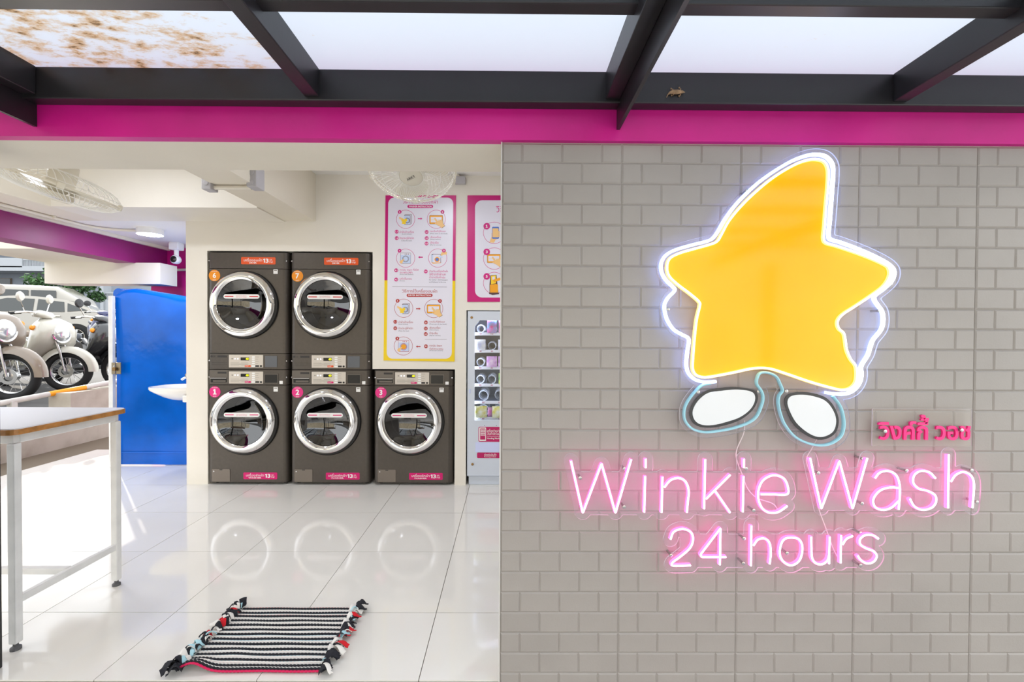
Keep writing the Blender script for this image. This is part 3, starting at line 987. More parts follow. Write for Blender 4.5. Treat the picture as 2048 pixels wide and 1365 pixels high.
c = ringS(S7, ink_mag, 900, 1026); detergent_icon(P, 'detergent_icon', c[0] - 1.2, c[1] + 1, 0.98, ink_line)
badge(P, 'step_badge', ink_mag, *S7(997, 910), 3.7, '3')
ptext(S7, 'washer_steps', ink_mag, 'กดปุ่ม Start ที่มีไฟ', 310, 602, 1186, 1230)
ptext(S7, 'washer_steps', ink_mag, 'กระพริบสีฟ้า', 310, 506, 1232, 1266)
ptext(S7, 'washer_notes', ink_grey, '(Press start button)', 310, 520, 1272, 1294)
ptext(S7, 'washer_steps', ink_mag, 'เสร็จขั้นตอน', 308, 495, 1326, 1362)
ptext(S7, 'washer_notes', ink_grey, '(Finish)', 308, 386, 1374, 1394)
ptext(S7, 'washer_steps', ink_mag, 'สำหรับเครื่องซักผ้า', 770, 1060, 1204, 1246)
ptext(S7, 'washer_steps', ink_mag, 'ใส่น้ำยาซักผ้าและ', 770, 1030, 1254, 1296)
ptext(S7, 'washer_steps', ink_mag, 'น้ำยาปรับผ้านุ่ม', 770, 1015, 1306, 1350)
ptext(S8, 'washer_notes', ink_grey, 'For washer : Add detergent', 766, 1056, 32, 54)
ptext(S8, 'washer_notes', ink_grey, 'and Softener in the tray', 766, 1030, 66, 88)
P.poly('divider', ink_line, [S8(192, 143), S8(1044, 150), S8(1044, 154), S8(192, 147)], 0.0010)
ptext(S8, 'dryer_title', ink_red, 'วิธีการใช้เครื่องอบผ้า', 342, 892, 174, 238)
pill(S8, ink_red, 'DRYER INSTRUCTION', 416, 820, 257, 307)
c = ringS(S8, ink_red, 370, 484); shirt_icon(P, 'load_icon', c[0], c[1] + 0.8, 0.92, ink_line)
badge(P, 'step_badge', ink_red, *S8(276, 367), 3.7, '1')
arrow(P, 'step_arrow', ink_red, *S8(598, 491), 1)
c = ringS(S8, ink_red, 838, 488); screen_icon(P, 'touch_icon', c[0], c[1] - 0.6, 0.98)
badge(P, 'step_badge', ink_red, *S8(936, 370), 3.7, '2')
for s, x, y in (('1.1', 239, 694), ('1.2', 239, 796), ('2.1', 716, 705), ('2.2', 714, 800), ('2.3', 714, 886), ('3.1', 717, 1077)):
    badge(P, 'step_badge', ink_red, *S8(x, y), 3.8, s)
ptext(S8, 'dryer_steps', ink_red, 'นำผ้าเข้าเครื่อง', 290, 514, 672, 714)
ptext(S8, 'dryer_notes', ink_grey, '(Load clothes)', 290, 436, 724, 746)
ptext(S8, 'dryer_steps', ink_red, 'ปิดประตูให้สนิท', 290, 514, 776, 820)
ptext(S8, 'dryer_notes', ink_grey, '(Close the door)', 290, 452, 828, 850)
ptext(S8, 'dryer_steps', ink_red, 'กดเริ่มที่ตู้คีออส', 772, 1010, 674, 714)
ptext(S8, 'dryer_notes', ink_grey, '(Press start at the kiosk)', 772, 1040, 722, 744)
ptext(S8, 'dryer_steps', ink_red, 'เลือกเครื่อง', 772, 942, 764, 802)
ptext(S8, 'dryer_notes', ink_grey, '(Select dryer)', 772, 912, 812, 834)
ptext(S8, 'dryer_steps', ink_red, 'ชำระเงิน', 772, 900, 852, 890)
ptext(S8, 'dryer_notes', ink_grey, '(Pay for service)', 772, 942, 900, 922)
c = ringS(S8, ink_red, 364, 1072); washer_icon(P, 'start_icon', c[0] + 0.6, c[1], 1.04, ink_org, ink_red)
badge(P, 'step_badge', ink_red, *S8(271, 955), 3.7, '3')
arrow(P, 'step_arrow', ink_red, *S8(596, 1082), -1)
ptext(S8, 'dryer_steps', ink_red, 'กดปุ่ม Start', 772, 968, 1048, 1090)
ptext(S8, 'dryer_steps', ink_red, 'ที่มีไฟกระพริบ', 772, 986, 1096, 1128)
ptext(S8, 'dryer_notes', ink_grey, '(Press start button)', 772, 982, 1134, 1156)
P.poly('divider', ink_line, [S8(700, 966), S8(1040, 970), S8(1040, 973), S8(700, 969)], 0.0010)
P.done()

# second poster, half hidden by the brick pier
c0 = W(1010, 604, PYs)
pr = thing('payment_poster', 'magenta framed payment poster partly hidden behind the brick pier', 'poster', (c0.x, PYs, c0.z))
P = Print(pr, PYs)
PR = 1120
slab('magenta_board', poster_mag, [(935, 391), (PR, 391), (PR, 604), (934.5, 604)], PYs, YB - 0.0005)
P.rr('white_panel', poster_wht, 950, PR - 14, 401, 595.5, 14, 0.0006)
P.text('poster_title', ink_mag, 'วิธีการชำระเงิน', 992, 1075, 412, 425, 0.0012)
for k, (cy, s) in enumerate(((466, '1'), (517.5, '3'), (566.5, '5'))):
    P.ring('icon_ring', ink_mag, 988.5, cy, 22, 0.8, 0.0010)
    badge(P, 'step_badge', ink_mag, 973.5, cy - 13.2, 6.6, s)
# hand holding a phone
P.poly('phone_icon', ink_skin, [(979, 485), (983, 474), (983, 467), (985, 465), (999, 466), (999.5, 474), (996, 478), (991, 480), (988, 486)], 0.0012)
P.rr('phone_icon', ink_deep, 984, 998, 454, 478, 2, 0.0014)
P.rr('phone_icon', ink_skin, 985, 997, 457, 475, 1, 0.0016)
for q in range(3): P.rr('phone_icon', ink_skin, 996, 1000, 463 + 4 * q, 466 + 4 * q, 1.4, 0.0018)
screen_icon(P, 'touch_icon', 988, 516, 0.98)
# kiosk
P.poly('kiosk_icon', ink_line, [(979, 589), (979, 569), (981, 551), (993, 550), (995, 569), (997, 588)], 0.0011)
P.poly('kiosk_icon', ink_org, [(980, 586), (980, 570), (992, 568), (996, 570), (996, 586)], 0.0012)
P.poly('kiosk_icon', ink_yel, [(982, 569), (982, 552), (992, 551), (992, 567)], 0.0013)
P.poly('kiosk_icon', poster_wht, [(984.5, 560), (984.5, 554), (989.5, 553.5), (989.5, 559.5)], 0.0014)
P.poly('kiosk_icon', ink_line, [(978, 585.6), (997, 585.6), (999, 588.6), (985, 590.6), (978, 588)], 0.0014)
P.poly('kiosk_icon', ink_org, [(986, 560), (1000, 555.5), (1001.5, 560.5), (988, 565)], 0.0015)
P.done()
# ================================================================ vending machine
vend_m = mat('pale_blue_white_enamel', (206, 214, 226), 0.25, coat=0.3)
vend_in = mat('vending_inner_grey', (120, 130, 150), 0.5)
coil_m = mat('white_coil', (225, 228, 235), 0.35)
shelf_m = mat('white_shelf_edge', (245, 245, 250), 0.4)
vglass = clear_mat('vending_glass', (250, 252, 255), 0.04)
vend_lab = mat('vending_label_magenta', (190, 8, 96), 0.4)
led_w = emat('vending_led', (225, 235, 255), 9.0)
VY = YB - 0.008
vx0 = W(935, 800, YB).x; vx1 = vx0 + 0.96
vz1 = W(960, 623, YB).z
wx0, wx1 = W(949.5, 740, YB).x, vx1 - 0.30
wz0, wz1 = W(960, 841, YB).z, W(960, 641, YB).z
vend = thing('vending_machine', 'pale white detergent vending machine lit from inside, partly behind the brick pier', 'vending machine', ((vx0 + vx1) / 2, VY + 0.35, 0))
m = MB()
m.box(vx0 + 0.004, vx0 + 0.02, VY + 0.05, VY + 0.78, 0.06, vz1)
m.box(vx1 - 0.02, vx1, VY + 0.05, VY + 0.78, 0.06, vz1)
m.box(vx0 + 0.02, vx1 - 0.02, VY + 0.76, VY + 0.78, 0.06, vz1)
m.box(vx0 + 0.02, vx1 - 0.02, VY + 0.05, VY + 0.78, vz1 - 0.02, vz1)
m.box(vx0 + 0.02, vx1 - 0.02, VY + 0.05, VY + 0.78, 0.06, 0.08)
m.build('cabinet', vend_m, vend)
m = MB(); m.rbox(vx0 + 0.012, vx1 - 0.012, VY + 0.02, VY + 0.7, 0.0, 0.075, 0.004); m.build('plinth', vend_m, vend)
# door leaf with a window that has one clipped corner
ch = 0.052
m = MB(); m.loops([[(vx0, 0.082), (vx1, 0.082), (vx1, vz1), (vx0, vz1)],
                   [(wx0, wz0), (wx0, wz1 - ch), (wx0 + ch * 0.8, wz1), (wx1, wz1), (wx1, wz0)]], VY, VY + 0.045)
door = m.build('door', [vend_m, vend_m], vend)
m = MB(); m.box(wx0 - 0.004, wx1 + 0.004, VY + 0.030, VY + 0.034, wz0 - 0.004, wz1 + 0.004); m.build('window_pane', vglass, door)
m = MB(); m.box(wx0 - 0.03, wx1 + 0.03, VY + 0.55, VY + 0.56, wz0 - 0.04, wz1 + 0.03)
m.box(wx0 - 0.04, wx0 - 0.03, VY + 0.05, VY + 0.55, wz0 - 0.04, wz1 + 0.03)
m.box(wx1 + 0.03, wx1 + 0.04, VY + 0.05, VY + 0.55, wz0 - 0.04, wz1 + 0.03)
m.build('inner_lining', vend_in, vend)
m = MB(); m.box(wx0 - 0.02, wx0 - 0.008, VY + 0.05, VY + 0.07, wz0, wz1); m.build('led_strip', led_w, vend)
m = MB(); m.box(wx0 + 0.02, wx1, VY + 0.05, VY + 0.07, wz1 + 0.008, wz1 + 0.02); m.build('led_strip', led_w, vend)
shelf_y = [669, 704, 738, 773, 808, 841]
Zs = [W(960, y, YB).z for y in shelf_y]
def coil(cx, z, r, y0, turns=4, ln=0.36):
    pts = []
    for k in range(turns * 12 + 1):
        a = 2 * PI * k / 12 - PI / 2
        pts.append((cx + r * math.cos(a), y0 + ln * k / (turns * 12), z + r + r * math.sin(a)))
    MB().tube(pts, 0.0055, 5).build('coil', coil_m, vend, smooth=True)
bags = []
for i, z in enumerate(Zs):
    wide = i >= 4
    m = MB(); m.rbox(wx0 - 0.028, wx1 + 0.028, VY + 0.075, VY + 0.54, z + 0.004, z + 0.010, 0.001)
    sh = m.build('shelf', vend_in, vend)
    m = MB(); m.box(wx0 - 0.028, wx1 + 0.028, VY + 0.066, VY + 0.075, z - 0.010, z + 0.016); m.build('shelf_edge', shelf_m, sh)
    cxs = [W(966 + 33 * k, 740, YB).x for k in range(4)] if wide else [W(959.5 + 23.5 * k, 740, YB).x for k in range(6)]
    for k, cx in enumerate(cxs):
        if cx > wx1 - 0.02: continue
        m = MB(); put_text(m, str(10 * (i + 1) + k), cx - 0.010, z - 0.003, cx + 0.010, z + 0.009, VY + 0.0655, bold=0.02)
        m.build('slot_number', vend_lab, sh, recalc=False)
        if i < 5: coil(cx, z + 0.014, 0.042 if wide else 0.034, VY + 0.09, 4)
        else: coil(cx, z + 0.014, 0.046, VY + 0.13, 3)
    if not wide:
        for k in range(6):
            xx = (cxs[k] + cxs[k + 1]) / 2 if k < 5 else None
            if xx and xx < wx1: MB().box(xx - 0.001, xx + 0.001, VY + 0.09, VY + 0.5, z + 0.010, z + 0.05).build('divider', vend_in, sh)
# products: flat pouches standing in the coils
def pouch(cx, z, w, h, y, cols, label, tilt=0.0):
    n, q = 6, 8
    vs = []; fs = []
    for s in (-1, 1):
        for j in range(q + 1):
            for i in range(n + 1):
                u, v = i / n, j / q
                b = (math.sin(PI * u) * math.sin(PI * (0.02 + 0.96 * v))) ** 0.6
                vs.append(((u - 0.5) * w, s * 0.016 * b, v * h))
    st = (n + 1) * (q + 1)
    for s in range(2):
        for j in range(q):
            for i in range(n):
                a = s * st + j * (n + 1) + i
                fs.append((a, a + 1, a + n + 2, a + n + 1))
    m = MB().add(vs, fs)
    m.xform(Matrix.Translation((cx, y, z)) @ Matrix.Rotation(tilt, 4, 'Z'))
    nm = 'pouch_print_%02d' % len(bags)
    mt = mat(nm, cols[0], 0.35, noise=0.5, scale=26, c2=cols[1], coat=0.3)
    o = m.build('detergent_pouch', mt, smooth=True)
    tag(o, label, 'pouch', 'pouches in the vending machine')
    bags.append(o)
c6 = [W(959.5 + 23.5 * k, 740, YB).x for k in range(6)]
cw = [W(966 + 33 * k, 740, YB).x for k in range(4)]
pouch(c6[1], Zs[0] + 0.012, 0.082, 0.112, VY + 0.060, ((120, 190, 240), (245, 60, 150)), 'blue and pink pouch on the top shelf, beside the empty first coil', 0)
pouch(c6[2], Zs[0] + 0.012, 0.082, 0.112, VY + 0.060, ((250, 120, 190), (255, 210, 230)), 'pink pouch on the top shelf cut off by the brick pier')
pouch(c6[0], Zs[1] + 0.012, 0.092, 0.092, VY + 0.060, ((248, 248, 240), (200, 205, 240)), 'white pouch at the left end of the second shelf')
pouch(c6[2], Zs[1] + 0.012, 0.090, 0.092, VY + 0.060, ((246, 246, 244), (220, 215, 235)), 'white pouch on the second shelf cut off by the brick pier')
pouch(c6[1], Zs[2] + 0.012, 0.090, 0.092, VY + 0.060, ((205, 130, 215), (250, 225, 245)), 'purple pouch on the third shelf beside an empty coil')
pouch(c6[2], Zs[2] + 0.012, 0.088, 0.092, VY + 0.060, ((190, 110, 210), (245, 215, 250)), 'purple pouch on the third shelf cut off by the brick pier')
pouch(c6[2], Zs[3] + 0.012, 0.080, 0.095, VY + 0.060, ((30, 170, 80), (240, 240, 90)), 'green pouch on the fourth shelf beside two empty coils')
pouch(cw[0] - 0.02, Zs[5] + 0.014, 0.105, 0.10, VY + 0.058, ((226, 214, 60), (250, 250, 235)), 'yellow and white pouch at the left end of the bottom shelf', 0.12)
pouch(cw[0] + 0.062, Zs[5] + 0.014, 0.05, 0.085, VY + 0.10, ((235, 190, 225), (220, 90, 170)), 'small pink pouch leaning behind the yellow pouch on the bottom shelf', 0.3)
pouch(cw[1] - 0.01, Zs[5] + 0.014, 0.105, 0.10, VY + 0.058, ((230, 218, 60), (250, 250, 232)), 'yellow and white pouch on the bottom shelf cut off by the brick pier', 0.12)
# labels on the door
def vl(x0, x1, y0, y1, name, m, r=0.010, lift=0.0015):
    a, b = W(x0, y1, VY), W(x1, y0, VY)
    return MB().prism(rrect(a.x, b.x, a.z, b.z, r, 5), VY - lift, VY).build(name, m, door), a, b
lb, a, b = vl(957, 1050, 854.5, 884, 'vending_label', vend_lab)
MB().prism(rrect(a.x + 0.006, a.x + 0.064, a.z + 0.006, b.z - 0.006, 0.006), VY - 0.0020, VY - 0.001).build('icon_field', white_st, lb)
ic = MB().prism(rrect(a.x + 0.014, a.x + 0.058, a.z + 0.018, b.z - 0.014, 0.003), VY - 0.0024, VY - 0.001).build('keypad_icon', vend_lab, lb)
kp = MB()
for i in range(3):
    for j in range(4):
        kp.box(a.x + 0.019 + 0.0125 * i, a.x + 0.028 + 0.0125 * i, VY - 0.0028, VY - 0.002, b.z - 0.032 - 0.0145 * j, b.z - 0.022 - 0.0145 * j)
ko = kp.build('keypad_keys', white_st, ic); ko['kind'] = 'stuff'
t = MB()
put_text(t, 'เครื่องจำหน่าย', a.x + 0.072, b.z - 0.045, a.x + 0.190, b.z - 0.015, VY - 0.002)
put_text(t, 'สินค้าอัตโนมัติ', a.x + 0.076, b.z - 0.070, a.x + 0.195, b.z - 0.043, VY - 0.002)
put_text(t, 'Vending Machine', a.x + 0.072, a.z + 0.018, a.x + 0.200, a.z + 0.036, VY - 0.002, bold=0.02)
t.box(a.x + 0.072, b.x - 0.02, VY - 0.002, VY - 0.0015, a.z + 0.0455, a.z + 0.0475)
to = t.build('label_lettering', white_ink, lb, recalc=False); to['kind'] = 'stuff'
vl(951, 1042, 885.5, 905, 'pickup_flap', mat('milky_blue_flap', (206, 214, 250), 0.2), 0.003, 0.004)
lb2, a, b = vl(954, 1040, 906, 917, 'pickup_label', vend_lab, 0.010)
t = MB(); put_text(t, 'ช่องรับสินค้า', a.x + 0.062, a.z + 0.020, a.x + 0.165, b.z - 0.006, VY - 0.002)
put_text(t, 'Receiving products', a.x + 0.062, a.z + 0.006, a.x + 0.162, a.z + 0.018, VY - 0.002)
to = t.build('pickup_lettering', white_ink, lb2, recalc=False); to['kind'] = 'stuff'
brass = mat('worn_brass', (150, 120, 80), 0.3, metal=1.0)
for px, py in ((943.4, 635.5), (945, 929)):
    q = W(px, py, VY); MB().lathe([(0.011, 0.0), (0.011, -0.004), (0.008, -0.006)], 14, (q.x, VY, q.z), cap1=True).build('door_lock', brass, door)
q = W(939.8, 783, VY); MB().rbox(q.x - 0.004, q.x + 0.004, VY - 0.003, VY + 0.001, q.z - 0.018, q.z + 0.018, 0.001).build('door_catch', mat('blue_white_plastic', (190, 205, 250), 0.3), door)
for px in (969, 993):
    q = W(px, 851.5, VY); MB().lathe([(0.003, 0.0), (0.003, -0.002)], 8, (q.x, VY, q.z), cap1=True).build('rivet', black_p, door)

# ================================================================ ceiling fans
fan_m = mat('ivory_fan_plastic', (226, 220, 204), 0.35)
fan_wire = mat('white_fan_wire', (240, 238, 232), 0.3)
grey_box = mat('grey_junction_box', (186, 184, 188), 0.5)
def fan(loc, nrm, spin, label, rc=0.225):
    """orbit fan: loc is the hub centre, nrm where it blows to"""
    root = thing('orbit_fan', label, 'fan', (loc.x, loc.y, loc.z), 0, 'ivory orbit fans on the ceiling')
    n = Vector(nrm).normalized()
    q = n.to_track_quat('Z', 'Y').to_matrix().to_4x4() @ Matrix.Rotation(spin, 4, 'Z')
    def part(mb, name, m, par=root, smooth=True):
        mb.xform(q); return mb.build(name, m, par, smooth=smooth, local=True)
    # guards: front (z > 0) and rear
    for sgn, nm, cnt, dome in ((1, 'front_guard', 72, 0.062), (-1, 'rear_guard', 48, 0.075)):
        g = MB()
        for k in range(cnt):
            a0 = 2 * PI * k / cnt
            pts = []
            for j in range(7):
                t = j / 6
                r = 0.060 + (rc - 0.060) * t
                a = a0 + 0.45 * t * sgn
                pts.append((r * math.cos(a), r * math.sin(a), sgn * dome * math.sqrt(max(0.0, 1 - (t * 0.98) ** 2.2))))
            g.tube(pts, 0.0017, 4, caps=False)
        for rr_, zz in ((0.062, dome), (0.15, dome * 0.90), (rc * 0.97, dome * 0.26)):
            g.tube([(rr_ * math.cos(2 * PI * k / 40), rr_ * math.sin(2 * PI * k / 40), sgn * zz) for k in range(40)], 0.0018, 5, closed=True)
        part(g, nm, fan_wire)
    part(MB().tube([(rc * math.cos(2 * PI * k / 48), rc * math.sin(2 * PI * k / 48), 0) for k in range(48)], 0.0060, 6, closed=True), 'guard_rim', fan_m)
    for k in range(5):
        a = 2 * PI * k / 5 + 0.6
        part(MB().rbox(-0.008, 0.008, -0.014, 0.014, -0.014, 0.014, 0.003).xform(Matrix.Translation((rc * math.cos(a), rc * math.sin(a), 0)) @ Matrix.Rotation(a, 4, 'Z')), 'rim_clip', fan_m)
    hub = part(MB().lathe([(0.068, 0.030), (0.068, 0.052), (0.058, 0.064), (0.052, 0.068), (0.0, 0.071)], 30, axis='z'), 'hub_badge', fan_m)
    t = MB(); put_text(t, 'ARKY', -0.026, -0.008, 0.026, 0.008, 0.0)
    t.xform(Matrix.Translation((0, 0, 0.0718)) @ Matrix.Rotation(R(15), 4, 'Z') @ Matrix.Rotation(R(-90), 4, 'X'))
    tt = t; tt.xform(q); tt.build('badge_lettering', dark_ink, hub, local=True, recalc=False)
    for b in range(3):
        vs = []; fs = []
        for i in range(9):
            t = i / 8
            r = 0.045 + 0.155 * t
            w0 = -0.20 - 0.35 * math.sin(PI * t) ** 0.8 * (0.6 + 0.4 * t); w1 = 0.20 + 0.62 * math.sin(PI * min(1, t * 0.93 + 0.05)) ** 0.9
            for j in range(7):
                u = j / 6
                a = w0 + (w1 - w0) * u + b * 2 * PI / 3
                vs.append((r * math.cos(a), r * math.sin(a), 0.014 - 0.034 * (u - 0.3)))
        for i in range(8):
            for j in range(6):
                k = i * 7 + j
                fs.append((k, k + 1, k + 8, k + 7))
        part(MB().add(vs, fs), 'blade', fan_m)
    part(MB().lathe([(0.03, 0.03), (0.055, 0.0), (0.055, -0.07), (0.048, -0.115), (0.03, -0.125), (0.0, -0.127)], 24, axis='z'), 'motor_housing', fan_m)
    # swivel arm and ceiling plate
    top = Vector((loc.x, loc.y, CEIL)) - n * 0.11
    top.z = CEIL
    back = n * -0.11
    r_ = MB().tube(catmull([back, back + Vector((0, 0, 0.10)), Vector((top.x - loc.x, top.y - loc.y, CEIL - loc.z - 0.05)), Vector((top.x - loc.x, top.y - loc.y, CEIL - loc.z))], 5), 0.014, 8)
    r_.build('swivel_arm', fan_m, root, smooth=True, local=True)
    MB().lathe([(0.07, 0), (0.07, -0.02), (0.045, -0.045), (0.02, -0.05)], 24, (top.x - loc.x, top.y - loc.y, CEIL - loc.z), 'z').build('ceiling_plate', fan_m, root, smooth=True, local=True)
    return root
fan(W(824, 337, 2.42), (0.03, -0.50, -0.866), 0.3, 'ivory orbit fan hanging in front of the tall poster')
fan(W(118, 374, 2.32), (-0.31, -0.05, -0.95), 0.0, 'tilted ivory orbit fan hanging at the far left under the lintel', rc=0.245)

# ================================================================ table
lam = mat('white_laminate', (225, 226, 232), 0.3)
wood = mat('varnished_wood_edge', (188, 128, 62), 0.4, noise=0.25, scale=30)
wleg = mat('white_powder_steel', (222, 222, 220), 0.35, noise=0.06, scale=12)
TX, TYN, TYF, TZ = -1.955, 1.845, 2.40, 0.900
TXL = -3.05
table = thing('folding_table', 'white laminate work table with wooden edge on white steel legs', 'table', ((TX + TXL) / 2, (TYN + TYF) / 2, 0))
def rectxy(x0, x1, y0, y1, r, n=4):
    return rrect(x0, x1, y0, y1, r, n)
def slab_z(poly, z0, z1):
    n = len(poly); m = MB()
    tri = geometry.tessellate_polygon([[Vector((p[0], p[1], 0)) for p in poly]])
    m.add([(p[0], p[1], z0) for p in poly] + [(p[0], p[1], z1) for p in poly],
          [tuple(t) for t in tri] + [tuple(i + n for i in t) for t in tri] + [(i, (i + 1) % n, n + (i + 1) % n, n + i) for i in range(n)])
    return m
slab_z(rectxy(TXL + 0.004, TX - 0.004, TYN + 0.004, TYF - 0.004, 0.03), TZ - 0.004, TZ + 0.0015).build('table_top', lam, table)
slab_z(rectxy(TXL, TX, TYN, TYF, 0.032), TZ - 0.024, TZ - 0.003).build('wood_edge', wood, table)
for x in (TX - 0.052, TXL + 0.022):
    for y in (TYN + 0.02, TYF - 0.052):
        lg = MB().rbox(x, x + 0.031, y, y + 0.031, 0.028, TZ - 0.062, 0.004).build('leg', wleg, table)
        MB().lathe([(0.018, 0.0), (0.018, 0.010), (0.009, 0.016), (0.009, 0.03)], 14, (x + 0.0155, y + 0.0155, 0), 'z', cap0=True).build('levelling_foot', mat('grey_rubber', (90, 90, 92), 0.6), lg)
for (a, b, c, d) in ((TXL + 0.03, TX - 0.03, TYN + 0.025, TYN + 0.055), (TXL + 0.03, TX - 0.03, TYF - 0.055, TYF - 0.025),
                     (TX - 0.055, TX - 0.025, TYN + 0.05, TYF - 0.05), (TXL + 0.025, TXL + 0.055, TYN + 0.05, TYF - 0.05)):
    MB().rbox(a, b, c, d, TZ - 0.062, TZ - 0.024, 0.003).build('apron_rail', wleg, table)
for x in (TX - 0.048, TXL + 0.026):
    MB().rbox(x, x + 0.024, TYN + 0.05, TYF - 0.05, 0.185, 0.215, 0.003).build('side_stretcher', wleg, table)
MB().rbox(TXL + 0.05, TX - 0.05, (TYN + TYF) / 2 - 0.015, (TYN + TYF) / 2 + 0.015, 0.186, 0.214, 0.003).build('centre_stretcher', wleg, table)

# ================================================================ rag rug
blk = mat('black_rag', (28, 29, 36), 0.9, bump=0.2, bscale=200)
wht = mat('white_rag', (232, 228, 222), 0.9, bump=0.2, bscale=200)
cyn = mat('pale_blue_rag', (176, 216, 226), 0.9)
red = mat('red_rag', (204, 24, 38), 0.9)
pnk = mat('crimson_rag', (206, 26, 84), 0.9)
RX0, RX1, RY0, RY1 = -1.245, -0.712, 1.745, 2.155
rug = thing('rag_rug', 'black and white striped rag rug with knotted fringe on the floor', 'rug', ((RX0 + RX1) / 2, (RY0 + RY1) / 2, 0))
seq = ['red', 'blk', 'cyn']
for k in range(12):
    seq += ['wht', 'red2', 'wht2', 'blk', 'cyn'] if k not in (1,) else ['wht', 'red', 'blk', 'cyn']
seq = seq[:-1] + ['wht2', 'blk', 'pnk']
wid = {'red': 0.8, 'blk': 1.6, 'cyn': 0.6, 'wht': 1.0, 'wht2': 1.0, 'red2': 0.45, 'pnk': 0.9}
mm = {'red': red, 'blk': blk, 'cyn': cyn, 'wht': wht, 'wht2': wht, 'red2': red, 'pnk': pnk}
nm = {'red': 'red_row', 'blk': 'black_row', 'cyn': 'pale_blue_row', 'wht': 'white_row', 'wht2': 'white_row', 'red2': 'red_fleck_row', 'pnk': 'crimson_border_row'}
tot = sum(wid[s] for s in seq)
def rug_z(x, y):
    u = (x - RX0) / (RX1 - RX0); v = (RY1 - y) / (RY1 - RY0)
    bump = 0.030 * math.exp(-((u - 0.10) / 0.10) ** 2 - ((v - 1.0) / 0.13) ** 2)
    return 0.004 + bump + 0.003 * math.exp(-((u - 0.3) / 0.1) ** 2 - ((v - 0.8) / 0.12) ** 2)
yy = RY1
rng = random.Random(3)
for s in seq:
    dw = wid[s] / tot * (RY1 - RY0)
    y = yy - dw / 2; yy -= dw
    r = dw * 0.62
    n = 112
    pts = []; rs = []
    dy = rng.uniform(-0.0012, 0.0012)
    v = (RY1 - y) / (RY1 - RY0)
    xa = RX0 - 0.02 * v * 0.6 + 0.02; xb = RX1 + 0.005
    for k in range(n + 1):
        x = xa + (xb - xa) * k / n
        ph = PI * k / 1.5
        yo = y + dy + 0.0014 * math.sin(k * 0.11 + y * 40) + 0.012 * math.exp(-((x - xa) / 0.05) ** 2) * (0.5 - v) * 0.0
        pts.append((x, yo, rug_z(x, yo) + (0.0045 if s in ('wht', 'wht2') else (0.0030 if s == 'red2' else 0.0038))))
        rs.append(r * (0.82 + 0.34 * abs(math.sin(ph)) if s != 'red2' else 0.35 + 0.95 * abs(math.sin(ph))))
    MB().tube(pts, rs, 6).build(nm[s], mm[s], rug, smooth=True)
# knotted rag ends
def rag(x, y, z, ang, ln, w, m, lift):
    vs = []; fs = []
    c, s = math.cos(ang), math.sin(ang)
    for i in range(7):
        t = i / 6
        px = x + c * ln * t; py = y + s * ln * t
        pz = z + lift * math.sin(PI * min(1.0, t * 1.15)) + 0.003
        tw = 0.9 * math.sin(t * 3 + ang * 5)
        ww = w * (0.75 + 0.35 * math.sin(PI * t))
        for u in (-1, -0.3, 0.3, 1):
            vs.append((px - s * ww * u, py + c * ww * u, max(0.003, pz + ww * 0.7 * tw * u + 0.003 * (1 - u * u))))
    for i in range(6):
        for j in range(3):
            k = i * 4 + j; fs.append((k, k + 1, k + 5, k + 4))
    k = len(vs)
    vs += [(p[0], p[1], p[2] + 0.0025) for p in vs]
    fs += [tuple(q + k for q in f) for f in fs]
    rim = [i * 4 for i in range(7)] + [25, 26, 27] + [i * 4 + 3 for i in range(5, -1, -1)] + [2, 1]
    fs += [(rim[i], rim[(i + 1) % len(rim)], rim[(i + 1) % len(rim)] + k, rim[i] + k) for i in range(len(rim))]
    MB().add(vs, fs).build('rag_end', m, rug, smooth=True)
cyc = [blk, wht, cyn, blk, red, wht, blk, cyn, blk, wht]
for side in (0, 1):
    for k in range(44):
        v = (k + 0.5) / 44
        y = RY1 + 0.012 - (RY1 - RY0 + 0.03) * v
        x = (RX0 + 0.02 - 0.012 * v) if side == 0 else (RX1 + 0.004)
        m_ = cyc[(k * 7 + side * 3 + rng.randrange(3)) % 10]
        if k < 3 or k > 40: m_ = blk
        base = PI if side == 0 else 0
        ang = base + rng.uniform(-1.0, 1.0) + (0.25 if side else -0.1)
        rag(x + rng.uniform(-0.012, 0.012), y, 0.006 + rng.uniform(0, 0.010), ang, rng.uniform(0.032, 0.062), rng.uniform(0.007, 0.013), m_, rng.uniform(0.006, 0.026))
for (x, y, a, l, w, m_) in ((RX0 + 0.02, RY1 - 0.005, 2.2, 0.045, 0.014, blk), (RX0 + 0.0, RY0 + 0.035, 3.6, 0.05, 0.014, blk), (RX0 - 0.012, RY0 + 0.02, 4.0, 0.055, 0.016, blk), (RX0 - 0.0, RY0 + 0.055, 3.0, 0.05, 0.012, wht)):
    rag(x, y, 0.012, a, l, w, m_, 0.03)

